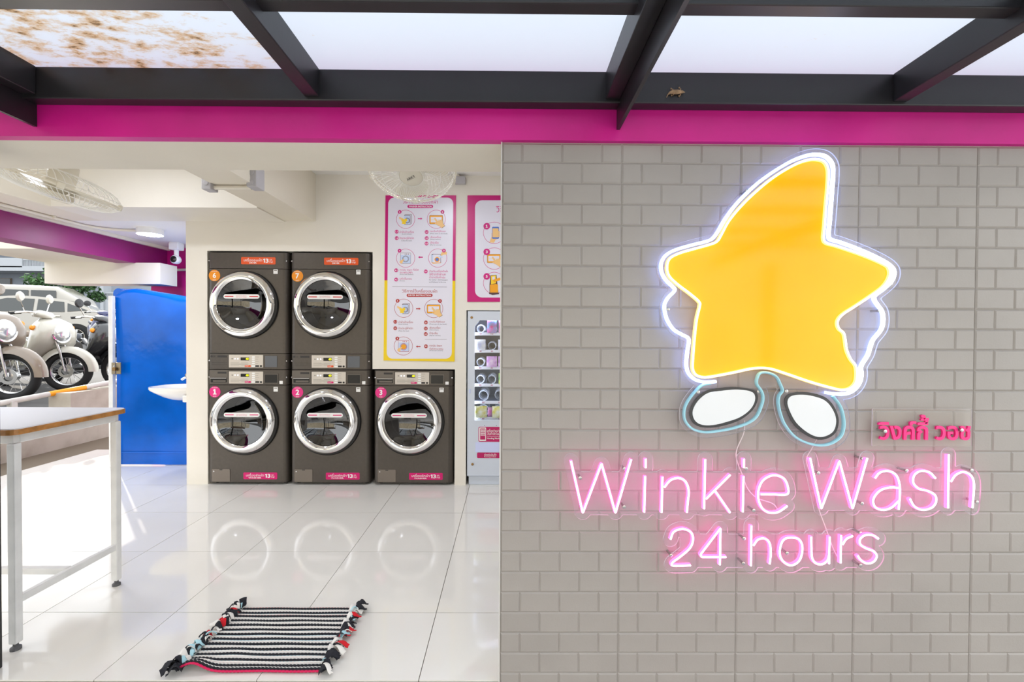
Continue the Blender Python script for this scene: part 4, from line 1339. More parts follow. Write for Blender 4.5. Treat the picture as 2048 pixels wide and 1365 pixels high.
# ================================================================ lamp, camera, conduits, boxes
led = emat('led_diffuser', (240, 244, 255), 52.0)
lamp_b = mat('lamp_white_plastic', (238, 238, 240), 0.4)
q = F(300, 458, SLABZ)
lampo = thing('ceiling_lamp', 'round white surface ceiling lamp glowing above the blue tarpaulin', 'lamp', (q.x, q.y, SLABZ - 0.05))
MB().lathe([(0.10, 0.05), (0.105, 0.0), (0.098, -0.004)], 32, axis='z').build('lamp_rim', lamp_b, lampo, smooth=True, local=True)
MB().lathe([(0.098, -0.004), (0.06, -0.010), (0.0, -0.012)], 32, axis='z').build('diffuser', led, lampo, smooth=True, local=True)
lampc = q
for i, (x, y, where) in enumerate(((-0.6, 2.9, 'right of the beam'), (0.7, 3.0, 'near the right wall'), (-2.6, 2.75, 'left of the beam'))):  # unseen fill lamps, added to brighten the interior
    o = thing('ceiling_lamp', f'added unseen fill lamp on the ceiling behind the lintel, {where}', 'lamp', (x, y, CEIL - 0.05))
    for ch in lampo.children:
        c = ch.copy(); col.objects.link(c); c.parent = o
pvc = mat('ivory_conduit', (228, 222, 208), 0.4)
cond = MB()
cx = -3.74
m = MB(); m.rbox(-3.80, -3.765, 2.012, 5.2, SLABZ - 0.032, SLABZ, 0.003)
tag(m.build('cable_trunking', pvc), 'ivory cable trunking running along the top of the purple beam', 'trunking')
pts = catmull([(-3.70, 2.1, SLABZ - 0.0145), (-3.70, q.y - 0.45, SLABZ - 0.0145), (-3.66, q.y - 0.12, SLABZ - 0.0145), (-3.50, q.y, SLABZ - 0.0145), (q.x - 0.10, q.y, SLABZ - 0.0145)], 8)
cd = thing('lamp_conduit', 'ivory conduit along the ceiling leading to the glowing round lamp', 'conduit', (-3.70, 3.0, SLABZ - 0.02))
MB().tube(pts, 0.011, 8).build('pipe', pvc, cd, smooth=True)
for y in (2.5, 3.2, 3.8):
    MB().rbox(-3.722, -3.678, y - 0.008, y + 0.008, SLABZ - 0.026, SLABZ, 0.002).build('pipe_clip', pvc, cd)
# turret camera under the lowered ceiling
q = W(353, 520, 4.9)
cctv = thing('security_camera', 'small white turret security camera at the end of the purple beam', 'camera', (q.x, q.y, q.z))
MB().rbox(-0.05, 0.05, -0.05, 0.05, 0.10, 0.17, 0.01).build('mount_box', lamp_b, cctv, local=True)
MB().lathe([(0.022, 0.11), (0.022, 0.03)], 14, axis='z').build('neck', lamp_b, cctv, smooth=True, local=True)
MB().rbox(-0.045, 0.045, -0.045, 0.045, 0.165, SLABZ - q.z, 0.004).build('ceiling_spacer', lamp_b, cctv, local=True)
MB().lathe([(0.0, 0.045), (0.03, 0.035), (0.045, 0.01), (0.045, -0.03), (0.034, -0.045)], 24, axis='y').build('ball_housing', lamp_b, cctv, smooth=True, local=True)
MB().lathe([(0.034, -0.044), (0.03, -0.040), (0.0, -0.052)], 20, axis='y').build('lens', black_p, cctv, smooth=True, local=True)
# junction boxes on the long beam
bx = thing('junction_box', 'tall grey junction box on the corner of the ceiling beam', 'box', (-1.64, 3.05, 2.24))
qa = W(543, 386, 3.02)
MB().rbox(-1.665, -1.60, 2.96, 3.06, 2.215, 2.35, 0.005).build('box_body', grey_box, bx)
MB().lathe([(0.018, 0.0), (0.018, -0.003), (0.014, -0.004)], 16, (-1.635, 2.96, 2.24), cap1=True).build('knockout', grey_box, bx)
MB().lathe([(0.018, 0.0), (0.018, -0.003), (0.014, -0.004)], 16, (-1.635, 2.96, 2.305), cap1=True).build('knockout', grey_box, bx)
bx2 = thing('junction_box', 'small grey junction box on the left edge of the ceiling beam', 'box', (-1.90, 3.05, 2.24))
MB().rbox(-1.955, -1.895, 2.97, 3.05, 2.200, 2.275, 0.005).build('box_body', grey_box, bx2)
MB().lathe([(0.016, 0.0), (0.016, -0.003), (0.012, -0.004)], 16, (-1.925, 2.97, 2.24), cap1=True).build('knockout', grey_box, bx2)
o = MB().tube([(-1.90, 3.01, 2.222), (-1.66, 3.01, 2.222)], 0.013, 10).build('crossing_conduit', pvc, smooth=True)
tag(o, 'short ivory conduit joining the two boxes under the beam', 'conduit')
o = MB().tube([(-1.622, 3.02, 2.35), (-1.622, 3.02, CEIL)], 0.013, 10).build('riser_conduit', pvc, smooth=True)
tag(o, 'vertical ivory conduit rising from the tall junction box', 'conduit')
q = W(921, 363, YB)
bx3 = thing('wall_box', 'small grey box high on the back wall beside the fan', 'box', (q.x, YB, q.z))
MB().rbox(-0.045, 0.045, -0.05, 0.0, -0.03, 0.03, 0.006).build('box_body', grey_box, bx3, local=True)
MB().tube([(-0.01, -0.025, 0.03), (-0.03, -0.025, CEIL - q.z)], 0.012, 8).build('box_conduit', pvc, bx3, smooth=True, local=True)
o = MB().tube(catmull([W(345, 536, 5.1), W(352, 540, 5.15), W(372, 540, 5.15), W(390, 540, 5.15)], 4), 0.014, 8).build('water_pipe', pvc, smooth=True)
tag(o, 'short white pipe crossing in front of the magenta column', 'pipe')

# ================================================================ basin, tarpaulin, steel frame
porc = mat('white_porcelain', (240, 238, 234), 0.12, coat=0.4)
SY = 4.20
qs = W(312, 776, SY)
sink = thing('wash_basin', 'white porcelain wash basin with chrome tap, half hidden by the wall', 'basin', (qs.x + 0.22, SY, qs.z - 0.10))
bw = 0.45
vs = []; fs = []
prof = [(1.0, 0.018), (1.0, 0.0), (0.97, -0.012), (0.80, -0.040), (0.55, -0.075), (0.30, -0.10), (0.1, -0.11)]
prof_in = [(0.93, 0.018), (0.86, 0.0), (0.7, -0.05), (0.4, -0.08), (0.05, -0.085)]
full = list(reversed(prof)) + prof_in
K = 36
for (s, h) in full:
    for k in range(K):
        a = 2 * PI * k / K
        ca, sa = math.cos(a), math.sin(a)
        ex = (abs(ca) ** 0.7) * (1 if ca > 0 else -1); ey = (abs(sa) ** 0.7) * (1 if sa > 0 else -1)
        vs.append((qs.x + bw * 0.5 + ex * bw * 0.5 * s, SY + ey * 0.19 * s, qs.z + h))
for i in range(len(full) - 1):
    for k in range(K):
        l = (k + 1) % K
        fs.append((i * K + k, i * K + l, (i + 1) * K + l, (i + 1) * K + k))
MB().add(vs, fs).build('bowl', porc, sink, smooth=True)
qt = W(368, 762, SY)
tp = MB().tube(catmull([(qt.x + 0.05, SY, qs.z + 0.015), (qt.x + 0.05, SY, qs.z + 0.075), (qt.x + 0.02, SY, qs.z + 0.095), (qt.x - 0.02, SY, qs.z + 0.075)], 5), 0.011, 8).build('tap', chrome, sink, smooth=True)
MB().lathe([(0.018, 0), (0.02, 0.02), (0.012, 0.03)], 10, (qt.x + 0.03, SY, qs.z + 0.10), 'z').build('tap_handle', chrome, sink, smooth=True)
MB().rbox(qs.x + bw * 0.75, x_a + 0.001, SY - 0.15, SY + 0.15, qs.z - 0.11, qs.z - 0.05, 0.01).build('wall_bracket', porc, sink)

blue = mat('glossy_blue_tarpaulin', (0, 98, 206), 0.14, noise=0.22, scale=2.2, bump=0.35, bscale=5.5, spec=0.28)
TYB = 4.51
tl = W(231, 935, TYB); 
tarp = thing('blue_tarpaulin', 'glossy blue tarpaulin stretched over a frame beside the basin', 'tarpaulin', (tl.x + 0.4, TYB + 0.3, 0))
n, q_ = 26, 24
x0t, x1t = W(233, 800, TYB).x, x_a - 0.012
def top_h(u):
    ptsu = [(0.0, 0.002), (0.05, 0.03), (0.16, 0.035), (0.45, -0.012), (0.75, -0.06), (1.0, -0.09)]
    for (a, h0), (b, h1) in zip(ptsu[:-1], ptsu[1:]):
        if u <= b: return h0 + (h1 - h0) * (u - a) / (b - a)
    return ptsu[-1][1]
zt0 = W(260, 577, TYB).z - 0.03
vs = []; fs = []
for i in range(n + 1):
    u = i / n
    x = x0t + (x1t - x0t) * u
    h = zt0 + top_h(u)
    row = []
    for j in range(q_ + 1):
        v = j / q_
        z = 0.012 + (h - 0.05 - 0.012) * v
        row.append((x, TYB + 0.005 * math.sin(3.1 * u + 5 * v) + 0.004 * math.sin(9 * u - 7 * v), z))
    for k in range(1, 7):
        a = R(90 * k / 6)
        row.append((x, TYB + 0.07 * (1 - math.cos(a)), h - 0.05 + 0.05 * math.sin(a)))
    row.append((x, TYB + 0.60, h - 0.02))
    row.append((x, TYB + 0.62, h - 0.5))
    row.append((x, TYB + 0.62, 0.012))
    vs += row
L = q_ + 1 + 6 + 3
for i in range(n):
    for j in range(L - 1):
        a = i * L + j
        fs.append((a, a + L, a + L + 1, a + 1))
sheet = MB().add(vs, fs).build('sheet', blue, tarp, smooth=60)
# rolled hem on the left top corner and the bottom hem
MB().tube([(x0t - 0.015, TYB + 0.05, zt0 - 0.02), (x0t - 0.010, TYB + 0.30, zt0 - 0.01), (x0t - 0.015, TYB + 0.6, zt0 - 0.03)], [0.055, 0.055, 0.05], 14).build('rolled_hem', blue, tarp, smooth=True)
MB().rbox(x0t, x1t, TYB - 0.008, TYB - 0.002, W(300, 907, TYB).z, W(300, 904, TYB).z, 0.001).build('hem_seam', blue, tarp)
o = MB().rbox(W(223.5, 700, TYB - 0.02).x, W(232, 700, TYB - 0.02).x, TYB - 0.06, TYB - 0.024, 0.0, W(228, 593, TYB).z, 0.004)
post = thing('frame_post', 'white steel post with hasp and padlock beside the blue tarpaulin', 'post', (W(228, 700, TYB).x, TYB - 0.02, 0))
o.build('post_tube', wleg, post)
hz = W(233, 737, TYB - 0.05)
hasp_m = mat('tarnished_steel', (150, 138, 116), 0.35, metal=0.9)
MB().rbox(hz.x - 0.035, hz.x - 0.002, TYB - 0.066, TYB - 0.060, hz.z - 0.055, hz.z + 0.055, 0.002).build('hasp', hasp_m, post)
MB().rbox(hz.x - 0.004, hz.x + 0.045, TYB - 0.058, TYB - 0.048, hz.z - 0.055, hz.z + 0.055, 0.002).build('hasp_plate', hasp_m, post)
pl = MB().rbox(hz.x - 0.014, hz.x + 0.014, TYB - 0.086, TYB - 0.067, hz.z - 0.022, hz.z + 0.010, 0.003).build('padlock', brass, post)
MB().tube([(hz.x + 0.009 * math.cos(R(a)), TYB - 0.077, hz.z + 0.012 + 0.012 * math.sin(R(a))) for a in range(0, 181, 20)], 0.0025, 6).build('shackle', screw_m, pl, smooth=True)
# ================================================================ neon signs on the brick pier
pink_body = emat('pink_neon_sleeve', None, 1.0, (2.4, 0.20, 1.0))
pink_core = emat('pink_neon_core', None, 1.0, (7.0, 3.6, 6.0))
blue_body = emat('blue_white_neon_sleeve', None, 1.0, (1.0, 1.6, 3.8))
blue_core = emat('blue_white_neon_core', None, 1.0, (5, 6, 8))
yel_body = emat('warm_neon_sleeve', None, 1.0, (1.25, 0.80, 0.22))
yel_core = emat('warm_neon_core', None, 1.0, (3.6, 3.3, 2.2))
off_tube = mat('unlit_pale_blue_sleeve', (166, 222, 236), 0.35)
acryl = clear_mat('clear_acrylic', (253, 252, 254), 0.03, 0.03, (240, 240, 245))
acryl_e = mat('polished_acrylic_edge', (226, 222, 226), 0.25)
YP = YW - 0.036           # front of the acrylic back plates
YT = YP - 0.012           # front of the tubes

def smooth_path(pts, closed=False, n=6):
    return [(p.x, p.y) for p in catmull([Vector((q[0], q[1], 0)) for q in pts], n, closed)]
def round_corners(pts, r=9, n=4):
    out = [pts[0]]
    for i in range(1, len(pts) - 1):
        a, b, c = Vector(pts[i - 1]), Vector(pts[i]), Vector(pts[i + 1])
        p = b + (a - b).normalized() * r; q = b + (c - b).normalized() * r
        for k in range(n + 1):
            t = k / n
            v = p * (1 - t) ** 2 + b * 2 * t * (1 - t) + q * t * t
            out.append((v.x, v.y))
    out.append(pts[-1])
    return out
def to_wall(path, y):
    return [W(p[0], p[1], y) for p in path]

def neon(path, parent, body, core, w=0.0046, closed=False, name='neon_tube', lit=True):
    """rectangular silicone sleeve on the plate with a glowing face"""
    pts = to_wall(path, YT)
    m = len(pts)
    prof = [(-w, YP), (w, YP), (w, YT + 0.003), (w * 0.72, YT + 0.001), (-w * 0.72, YT + 0.001), (-w, YT + 0.003)]
    face = [(-w * 0.66, YT + 0.0008), (-w * 0.4, YT - 0.0012), (w * 0.4, YT - 0.0012), (w * 0.66, YT + 0.0008)]
    def sweep(pr, closed_pr):
        vs = []; fs = []
        for i in range(m):
            a = pts[(i - 1) % m] if (closed or i > 0) else pts[i]
            b = pts[(i + 1) % m] if (closed or i < m - 1) else pts[i]
            t = Vector((b.x - a.x, 0, b.z - a.z)).normalized(); s = Vector((t.z, 0, -t.x))
            for (u, y) in pr:
                vs.append((pts[i].x + s.x * u, y, pts[i].z + s.z * u))
        k = len(pr)
        for i in range(m if closed else m - 1):
            j = (i + 1) % m
            for q in range(k if closed_pr else k - 1):
                r = (q + 1) % k
                fs.append((i * k + q, i * k + r, j * k + r, j * k + q))
        if closed_pr and not closed:
            fs.append(tuple(range(k))); fs.append(tuple((m - 1) * k + q for q in range(k)))
        return MB().add(vs, fs)
    o = sweep(prof, True).build(name, body, parent, smooth=False)
    sweep(face, False).build('light_face' if lit else 'sleeve_face', core, o)
    return o

# ---- outline of a set of strokes, by marching squares over a distance field
def field_outline(segs, rects, rad, box, step=1.6, polys=()):
    x0, y0, x1, y1 = box
    gx = np.arange(x0, x1 + step, step); gy = np.arange(y0, y1 + step, step)
    X, Y = np.meshgrid(gx, gy, indexing='ij')
    D = np.full(X.shape, 1e9)
    for (ax, ay), (bx, by) in segs:
        dx, dy = bx - ax, by - ay
        l2 = dx * dx + dy * dy + 1e-9
        t = np.clip(((X - ax) * dx + (Y - ay) * dy) / l2, 0, 1)
        D = np.minimum(D, np.hypot(X - ax - t * dx, Y - ay - t * dy))
    D = D - rad
    for (a, b, c, d) in rects:
        q = np.maximum(np.maximum(a - X, X - c), np.maximum(b - Y, Y - d))
        D = np.minimum(D, q)
    for pl in polys:
        ins = np.zeros(X.shape, bool)
        n = len(pl)
        for i in range(n):
            (ax, ay), (bx, by) = pl[i], pl[(i + 1) % n]
            if ay == by: continue
            c = ((ay > Y) != (by > Y)) & (X < (bx - ax) * (Y - ay) / (by - ay) + ax)
            ins ^= c
        D = np.where(ins, np.minimum(D, -1.0), D)
    nx, ny = X.shape
    edges = {}
    S = D < 0
    def ip(i, j, k, l):
        a, b = D[i, j], D[k, l]
        t = a / (a - b)
        return (gx[i] + (gx[k] - gx[i]) * t, gy[j] + (gy[l] - gy[j]) * t)
    act = np.argwhere((S[:-1, :-1].astype(int) + S[1:, :-1] + S[1:, 1:] + S[:-1, 1:]) % 4 != 0)
    pos = {}
    for i, j in act:
        c = [(i, j), (i + 1, j), (i + 1, j + 1), (i, j + 1)]
        cr = []
        for k in range(4):
            a, b = c[k], c[(k + 1) % 4]
            sa, sb = S[a], S[b]
            if sa != sb:
                key = (min(a, b), max(a, b))
                if key not in pos: pos[key] = ip(*key[0], *key[1])
                cr.append((sa, key))
        ins = [k for s, k in cr if s]; out = [k for s, k in cr if not s]
        if len(ins) == 1:
            edges[ins[0]] = out[0]
        else:
            # walk order keeps the two corners apart
            for n_ in range(len(cr)):
                if cr[n_][0]: edges[cr[n_][1]] = cr[(n_ + 1) % len(cr)][1]
    loops = []
    while edges:
        s, n_ = edges.popitem()
        lp = [s]
        while n_ != s and n_ in edges:
            lp.append(n_); n_ = edges.pop(n_)
        if n_ != s: lp.append(n_)
        pl = [pos[k] for k in lp]
        if len(pl) < 12: continue
        pl = [tuple(np.mean([pl[(i + d) % len(pl)] for d in (-1, 0, 1)], axis=0)) for i in range(0, len(pl))]
        keep = [pl[0]]
        for i in range(1, len(pl) - 1):
            a, b, c = keep[-1], pl[i], pl[i + 1]
            if abs((b[0] - a[0]) * (c[1] - a[1]) - (b[1] - a[1]) * (c[0] - a[0])) > 0.5 or math.hypot(b[0] - a[0], b[1] - a[1]) > 14:
                keep.append(b)
        loops.append(keep)
    def area(l): return sum(l[i][0] * l[(i + 1) % len(l)][1] - l[(i + 1) % len(l)][0] * l[i][1] for i in range(len(l))) / 2
    loops.sort(key=lambda l: -abs(area(l)))
    return loops, area
def plate(parent, loops, name='acrylic_plate'):
    m = MB()
    m.loops([[(W(x, y, YP).x, W(x, y, YP).z) for x, y in l] for l in loops], YP, YP + 0.005)
    return m.build(name, [acryl, acryl_e], parent)
def seg_list(paths):
    return [(p[i], p[i + 1]) for p in paths for i in range(len(p) - 1)]
def standoff(parent, px, py):
    q = W(px, py, YP)
    MB().lathe([(0.0045, YW - YP), (0.0045, 0.0), (0.0065, -0.001), (0.0065, -0.003), (0.003, -0.004)], 10, (q.x, YP, q.z), cap1=True).build('mounting_screw', screw_m, parent)

A = lambda x, y: (1110 + x / 3.591, 800 + y / 3.591)
B = lambda x, y: (1540 + x / 3.591, 800 + y / 3.591)
def st(S, pts, smooth=True, closed=False):
    p = [S(*q) for q in pts]
    if smooth: return smooth_path(p, closed)
    return round_corners(p, 2.5) if len(p) > 2 else p
winkie = [
    ('W', st(A, [(115, 440), (200, 815), (335, 460), (435, 815), (548, 430)], False)),
    ('i', st(A, [(652, 425), (652, 490)], False)), ('i', st(A, [(648, 550), (642, 810)], False)),
    ('n', st(A, [(773, 555), (766, 812)], False)), ('n', st(A, [(785, 632), (830, 580), (890, 564), (940, 592), (962, 660), (955, 730), (948, 812)])),
    ('k', st(A, [(1080, 430), (1072, 785)], False)), ('k', st(A, [(1260, 540), (1085, 715)], False)), ('k', st(A, [(1150, 655), (1258, 812)], False)),
    ('i', st(A, [(1358, 425), (1358, 490)], False)), ('i', st(A, [(1355, 550), (1350, 808)], False)),
    ('e', st(B, [(-68, 680), (30, 682), (124, 680), (130, 630), (105, 572), (55, 546), (5, 548), (-50, 582), (-80, 645), (-82, 715), (-55, 780), (-5, 812), (60, 808), (125, 765)])),
]
wash = [
    ('W', st(B, [(290, 420), (370, 785), (500, 440), (595, 785), (700, 420)], False)),
    ('a', st(B, [(755, 565), (790, 525), (850, 513), (905, 540), (930, 600), (934, 680), (925, 790)])),
    ('a', st(B, [(930, 635), (860, 632), (790, 655), (745, 712), (755, 770), (810, 793), (870, 778), (925, 730)])),
    ('s', st(B, [(1190, 565), (1150, 525), (1090, 512), (1040, 540), (1030, 595), (1070, 640), (1130, 655), (1185, 685), (1195, 730), (1165, 775), (1100, 793), (1040, 768), (1005, 710)])),
    ('h', st(B, [(1285, 395), (1280, 780)], False)), ('h', st(B, [(1300, 590), (1335, 542), (1390, 520), (1445, 545), (1465, 600), (1462, 690), (1455, 778)])),
]
hours = [
    ('2', st(A, [(830, 1005), (855, 950), (920, 930), (978, 955), (992, 1010), (968, 1070), (900, 1130), (845, 1172), (852, 1194), (975, 1192)])),
    ('4', st(A, [(1185, 1188), (1190, 925), (1045, 1115), (1055, 1132), (1230, 1132)], False)),
    ('h', st(A, [(1412, 905), (1408, 1195)], False)), ('h', st(A, [(1425, 1050), (1460, 1006), (1510, 1000), (1543, 1035), (1551, 1105), (1543, 1182)])),
    ('o', st(B, [(150, 992), (205, 1002), (232, 1045), (230, 1110), (205, 1165), (150, 1192), (95, 1162), (72, 1110), (80, 1042), (105, 1003)], True, True)),
    ('u', st(B, [(298, 985), (299, 1060), (302, 1130), (325, 1172), (370, 1185), (412, 1158), (425, 1120)])), ('u', st(B, [(430, 985), (425, 1180)], False)),
    ('r', st(B, [(512, 975), (508, 1175)], False)), ('r', st(B, [(522, 1042), (550, 1002), (595, 980)])),
    ('s', st(B, [(780, 1000), (740, 975), (690, 973), (650, 1000), (650, 1040), (690, 1068), (745, 1090), (768, 1125), (745, 1165), (700, 1178), (655, 1155), (630, 1120)])),
]
def letter_sign(name, label, items, rects, rad, screws):
    paths = [p for _, p in items]
    xs_ = [q[0] for p in paths for q in p]; ys_ = [q[1] for p in paths for q in p]
    c = W((min(xs_) + max(xs_)) / 2, max(ys_) + rad, YW - 0.02)
    root = thing(name, label, 'neon sign', (c.x, c.y, c.z), 0, 'pink neon lettering')
    loops, area = field_outline(seg_list(paths), rects, rad, (min(xs_) - rad - 8, min(ys_) - rad - 8, max(xs_) + rad + 8, max(ys_) + rad + 8))
    plate(root, loops[:1])
    for ch, p in items:
        neon(p, root, pink_body, pink_core, closed=(ch == 'o'), name='neon_letter_' + ch if ch.isalpha() else 'neon_digit')
    for s in screws: standoff(root, *s)
    return root
def rA(x0, y0, x1, y1): return (*A(x0, y0), *A(x1, y1))
def rB(x0, y0, x1, y1): return (*B(x0, y0), *B(x1, y1))
letter_sign('neon_lettering', 'pink neon word of six letters on clear acrylic below the left white oval', winkie,
            [(*A(140, 516), *B(100, 829)), ], 14.8, [A(180, 562), A(498, 496), A(495, 770), A(1370, 495), A(1425, 795)])
letter_sign('neon_lettering', 'pink neon word of four letters on clear acrylic just under the small Thai plate', wash,
            [rB(330, 490, 1462, 798)], 14.4, [B(345, 526), B(665, 425), B(658, 745), B(978, 510), B(1445, 507), B(1483, 735)])
letter_sign('neon_lettering', 'pink neon words 24 hours on clear acrylic, lowest of the signs', hours,
            [(*A(900, 967), *B(740, 1208))], 14.8, [A(832, 1118), A(1355, 996), A(1350, 1175), B(120, 1102), B(647, 958), B(647, 1190)])
# bridges between letters
wire_m = mat('white_thin_wire', (226, 220, 218), 0.5)
def wire(pts, label):
    q = [W(x, y, YW - 0.012) for x, y in pts]
    o = MB().tube(catmull(q, 8), 0.0018, 5).build('power_wire', wire_m, smooth=True)
    tag(o, label, 'wire', 'thin wires behind the signs')
wire([A(1362, 150), A(1355, 240), A(1300, 390), A(1345, 540), A(1385, 640), A(1450, 705), A(1560, 745), A(1600, 790)], 'thin white wire hanging from the left white oval to the six letter word')
wire([B(335, 285), B(300, 350), B(262, 430), B(290, 540), B(350, 780), B(400, 920), B(450, 1060), B(495, 1150)], 'thin white wire running from the right white oval down to the lowest neon sign')

# ---- Thai name plate
a, b = W(*B(755, 340), YP), W(*B(1482, 72), YP)
tp = thing('thai_name_plate', 'small clear acrylic plate with pink Thai letters', 'sign', ((a.x + b.x) / 2, YW - 0.02, a.z))
m = MB(); m.loops([[(a.x, a.z), (b.x, a.z), (b.x, b.z), (a.x, b.z)]], YP + 0.014, YP + 0.018)
m.build('acrylic_plate', [clear_mat('clear_acrylic_plate', (248, 246, 243), 0.04, 0.06), acryl_e], tp)
thai_pink = mat('hot_pink_acrylic', (250, 44, 134), 0.3)
la, lb_ = W(*B(788, 292), YP), W(*B(1456, 112), YP)
m = MB(); put_text(m, 'วิงค์กี้ วอช', la.x, la.z, lb_.x, lb_.z, YP + 0.006, thick=0.007, bold=0.022)
m.build('raised_lettering', thai_pink, tp)['kind'] = 'stuff'
for s in (B(824, 227), B(1374, 218)): standoff(tp, *s)

# ---- star panel
C4 = lambda x, y: (1280 + x / 3.793, 280 + y / 3.793)
C5 = lambda x, y: (1280 + x / 3.793, 600 + y / 3.793)
outer = ([C5(580, 622), C5(500, 626), C5(430, 610), C5(378, 565), C5(357, 500), C5(364, 400), C5(376, 320), C5(368, 288), C5(320, 262), C5(260, 225), C5(215, 160), C5(195, 100), C5(190, 40)]
         + [C4(*q) for q in [(215, 1200), (268, 1142), (252, 1112), (200, 1060), (168, 1000), (167, 930), (205, 870), (280, 830), (400, 795), (515, 766), (562, 740), (598, 690), (650, 600), (740, 480), (870, 350), (1000, 250), (1150, 160), (1260, 117), (1345, 105), (1420, 122), (1468, 180), (1475, 260), (1465, 400), (1450, 600), (1440, 715), (1455, 752), (1530, 775), (1700, 840), (1850, 912), (1920, 962), (1940, 1010), (1920, 1070), (1860, 1130), (1795, 1180), (1788, 1212), (1815, 1255)]]
         + [C5(*q) for q in [(1845, 85), (1855, 150), (1840, 225), (1780, 302), (1757, 360), (1738, 420), (1688, 505), (1690, 560), (1680, 620), (1640, 680), (1580, 713), (1500, 718), (1415, 705)]])
inner = ([C4(*q) for q in [(1340, 145), (1400, 162), (1430, 220), (1430, 330), (1415, 500), (1404, 650), (1396, 745), (1418, 782), (1500, 806), (1700, 875), (1850, 940), (1893, 975), (1896, 1035), (1850, 1110), (1750, 1186)]]
         + [C5(*q) for q in [(1640, 46), (1540, 112), (1502, 165), (1512, 218), (1548, 252), (1560, 300), (1572, 380), (1602, 450), (1640, 502), (1648, 570), (1638, 630), (1600, 670), (1540, 685), (1470, 672), (1300, 625), (1100, 557), (980, 522), (860, 522), (700, 555), (550, 583), (480, 588), (425, 568), (402, 520), (405, 430), (415, 300), (432, 150), (455, 50)]]
         + [C4(*q) for q in [(450, 1228), (385, 1170), (280, 1090), (222, 1030), (207, 965), (228, 900), (300, 860), (400, 830), (535, 792), (588, 768), (620, 718), (680, 610), (790, 480), (930, 350), (1050, 260), (1180, 185), (1270, 152)]])
low = [C5(*q) for q in [(540, 636), (470, 655), (400, 725), (352, 800), (338, 870), (352, 930), (402, 982), (480, 1006), (560, 1004), (700, 980), (820, 940), (890, 888), (930, 800), (940, 740), (925, 690), (892, 640), (897, 590), (922, 556), (980, 556), (1040, 585), (1070, 640), (1088, 690), (1062, 730), (1056, 790), (1076, 880), (1112, 960), (1180, 1040), (1270, 1088), (1370, 1108), (1460, 1092), (1530, 1040), (1555, 960), (1547, 870), (1522, 800), (1470, 732)]]
outer_p = smooth_path(outer, False, 5)
inner_p = smooth_path(inner, True, 5)
low_p = smooth_path(low, False, 5)
c = W(1550, 890, YW - 0.02)
star = thing('star_neon_sign', 'large yellow star neon sign with blue-white outline on the brick wall', 'neon sign', (c.x, c.y, c.z))
loops, _ = field_outline(seg_list([outer_p, low_p]), [], 10.5, (1300, 290, 1820, 905), 2.0, [outer_p])
plate(star, loops[:1])
yel_m = mat('golden_acrylic_panel', (246, 184, 0), 0.12, coat=0.15, noise=0.06, scale=1.2, c2=(250, 164, 0), emis=(255, 190, 0), estr=0.12)
m = MB(); m.prism([(W(x, y, YP - 0.002).x, W(x, y, YP - 0.002).z) for x, y in inner_p], YP - 0.003, YP)
m.build('star_panel', yel_m, star)
neon(outer_p, star, blue_body, blue_core, 0.0052, name='outer_neon_tube')
neon(inner_p, star, yel_body, yel_core, 0.0048, closed=True, name='inner_neon_tube')
neon(low_p, star, off_tube, off_tube, 0.0042, name='unlit_tube', lit=False)
wh_pl = mat('white_acrylic_panel', (236, 238, 240), 0.15, coat=0.4)
bk_pl = mat('black_acrylic_panel', (36, 36, 40), 0.15, coat=0.4)
ov1 = [C5(*q) for q in [(610, 668), (500, 690), (420, 755), (376, 840), (385, 910), (430, 955), (510, 970), (620, 958), (750, 915), (840, 850), (885, 780), (888, 715), (845, 680), (730, 662)]]
ov2 = [C5(*q) for q in [(1135, 712), (1095, 760), (1110, 840), (1160, 940), (1240, 1015), (1330, 1058), (1410, 1055), (1480, 1010), (1505, 930), (1490, 850), (1440, 770), (1370, 725), (1250, 700)]]
for ov in (ov1, ov2):
    p = smooth_path(ov, True, 4)
    cx = sum(q[0] for q in p) / len(p); cy = sum(q[1] for q in p) / len(p)
    out = MB().prism([(W(x, y, YP).x, W(x, y, YP).z) for x, y in p], YP - 0.002, YP).build('oval_rim', bk_pl, star)
    ins = []
    for x, y in p:
        d = math.hypot(x - cx, y - cy); k = (d - 6.0) / d
        ins.append((cx + (x - cx) * k, cy + (y - cy) * k))
    MB().prism([(W(x, y, YP).x, W(x, y, YP).z) for x, y in ins], YP - 0.0035, YP - 0.001).build('oval_panel', wh_pl, out)
for s in (C4(812, 385), C4(1900, 1090), C5(212, 72), C5(1812, 82), C5(440, 700), C5(898, 697), C5(1108, 694), C5(1570, 690)): standoff(star, *s)
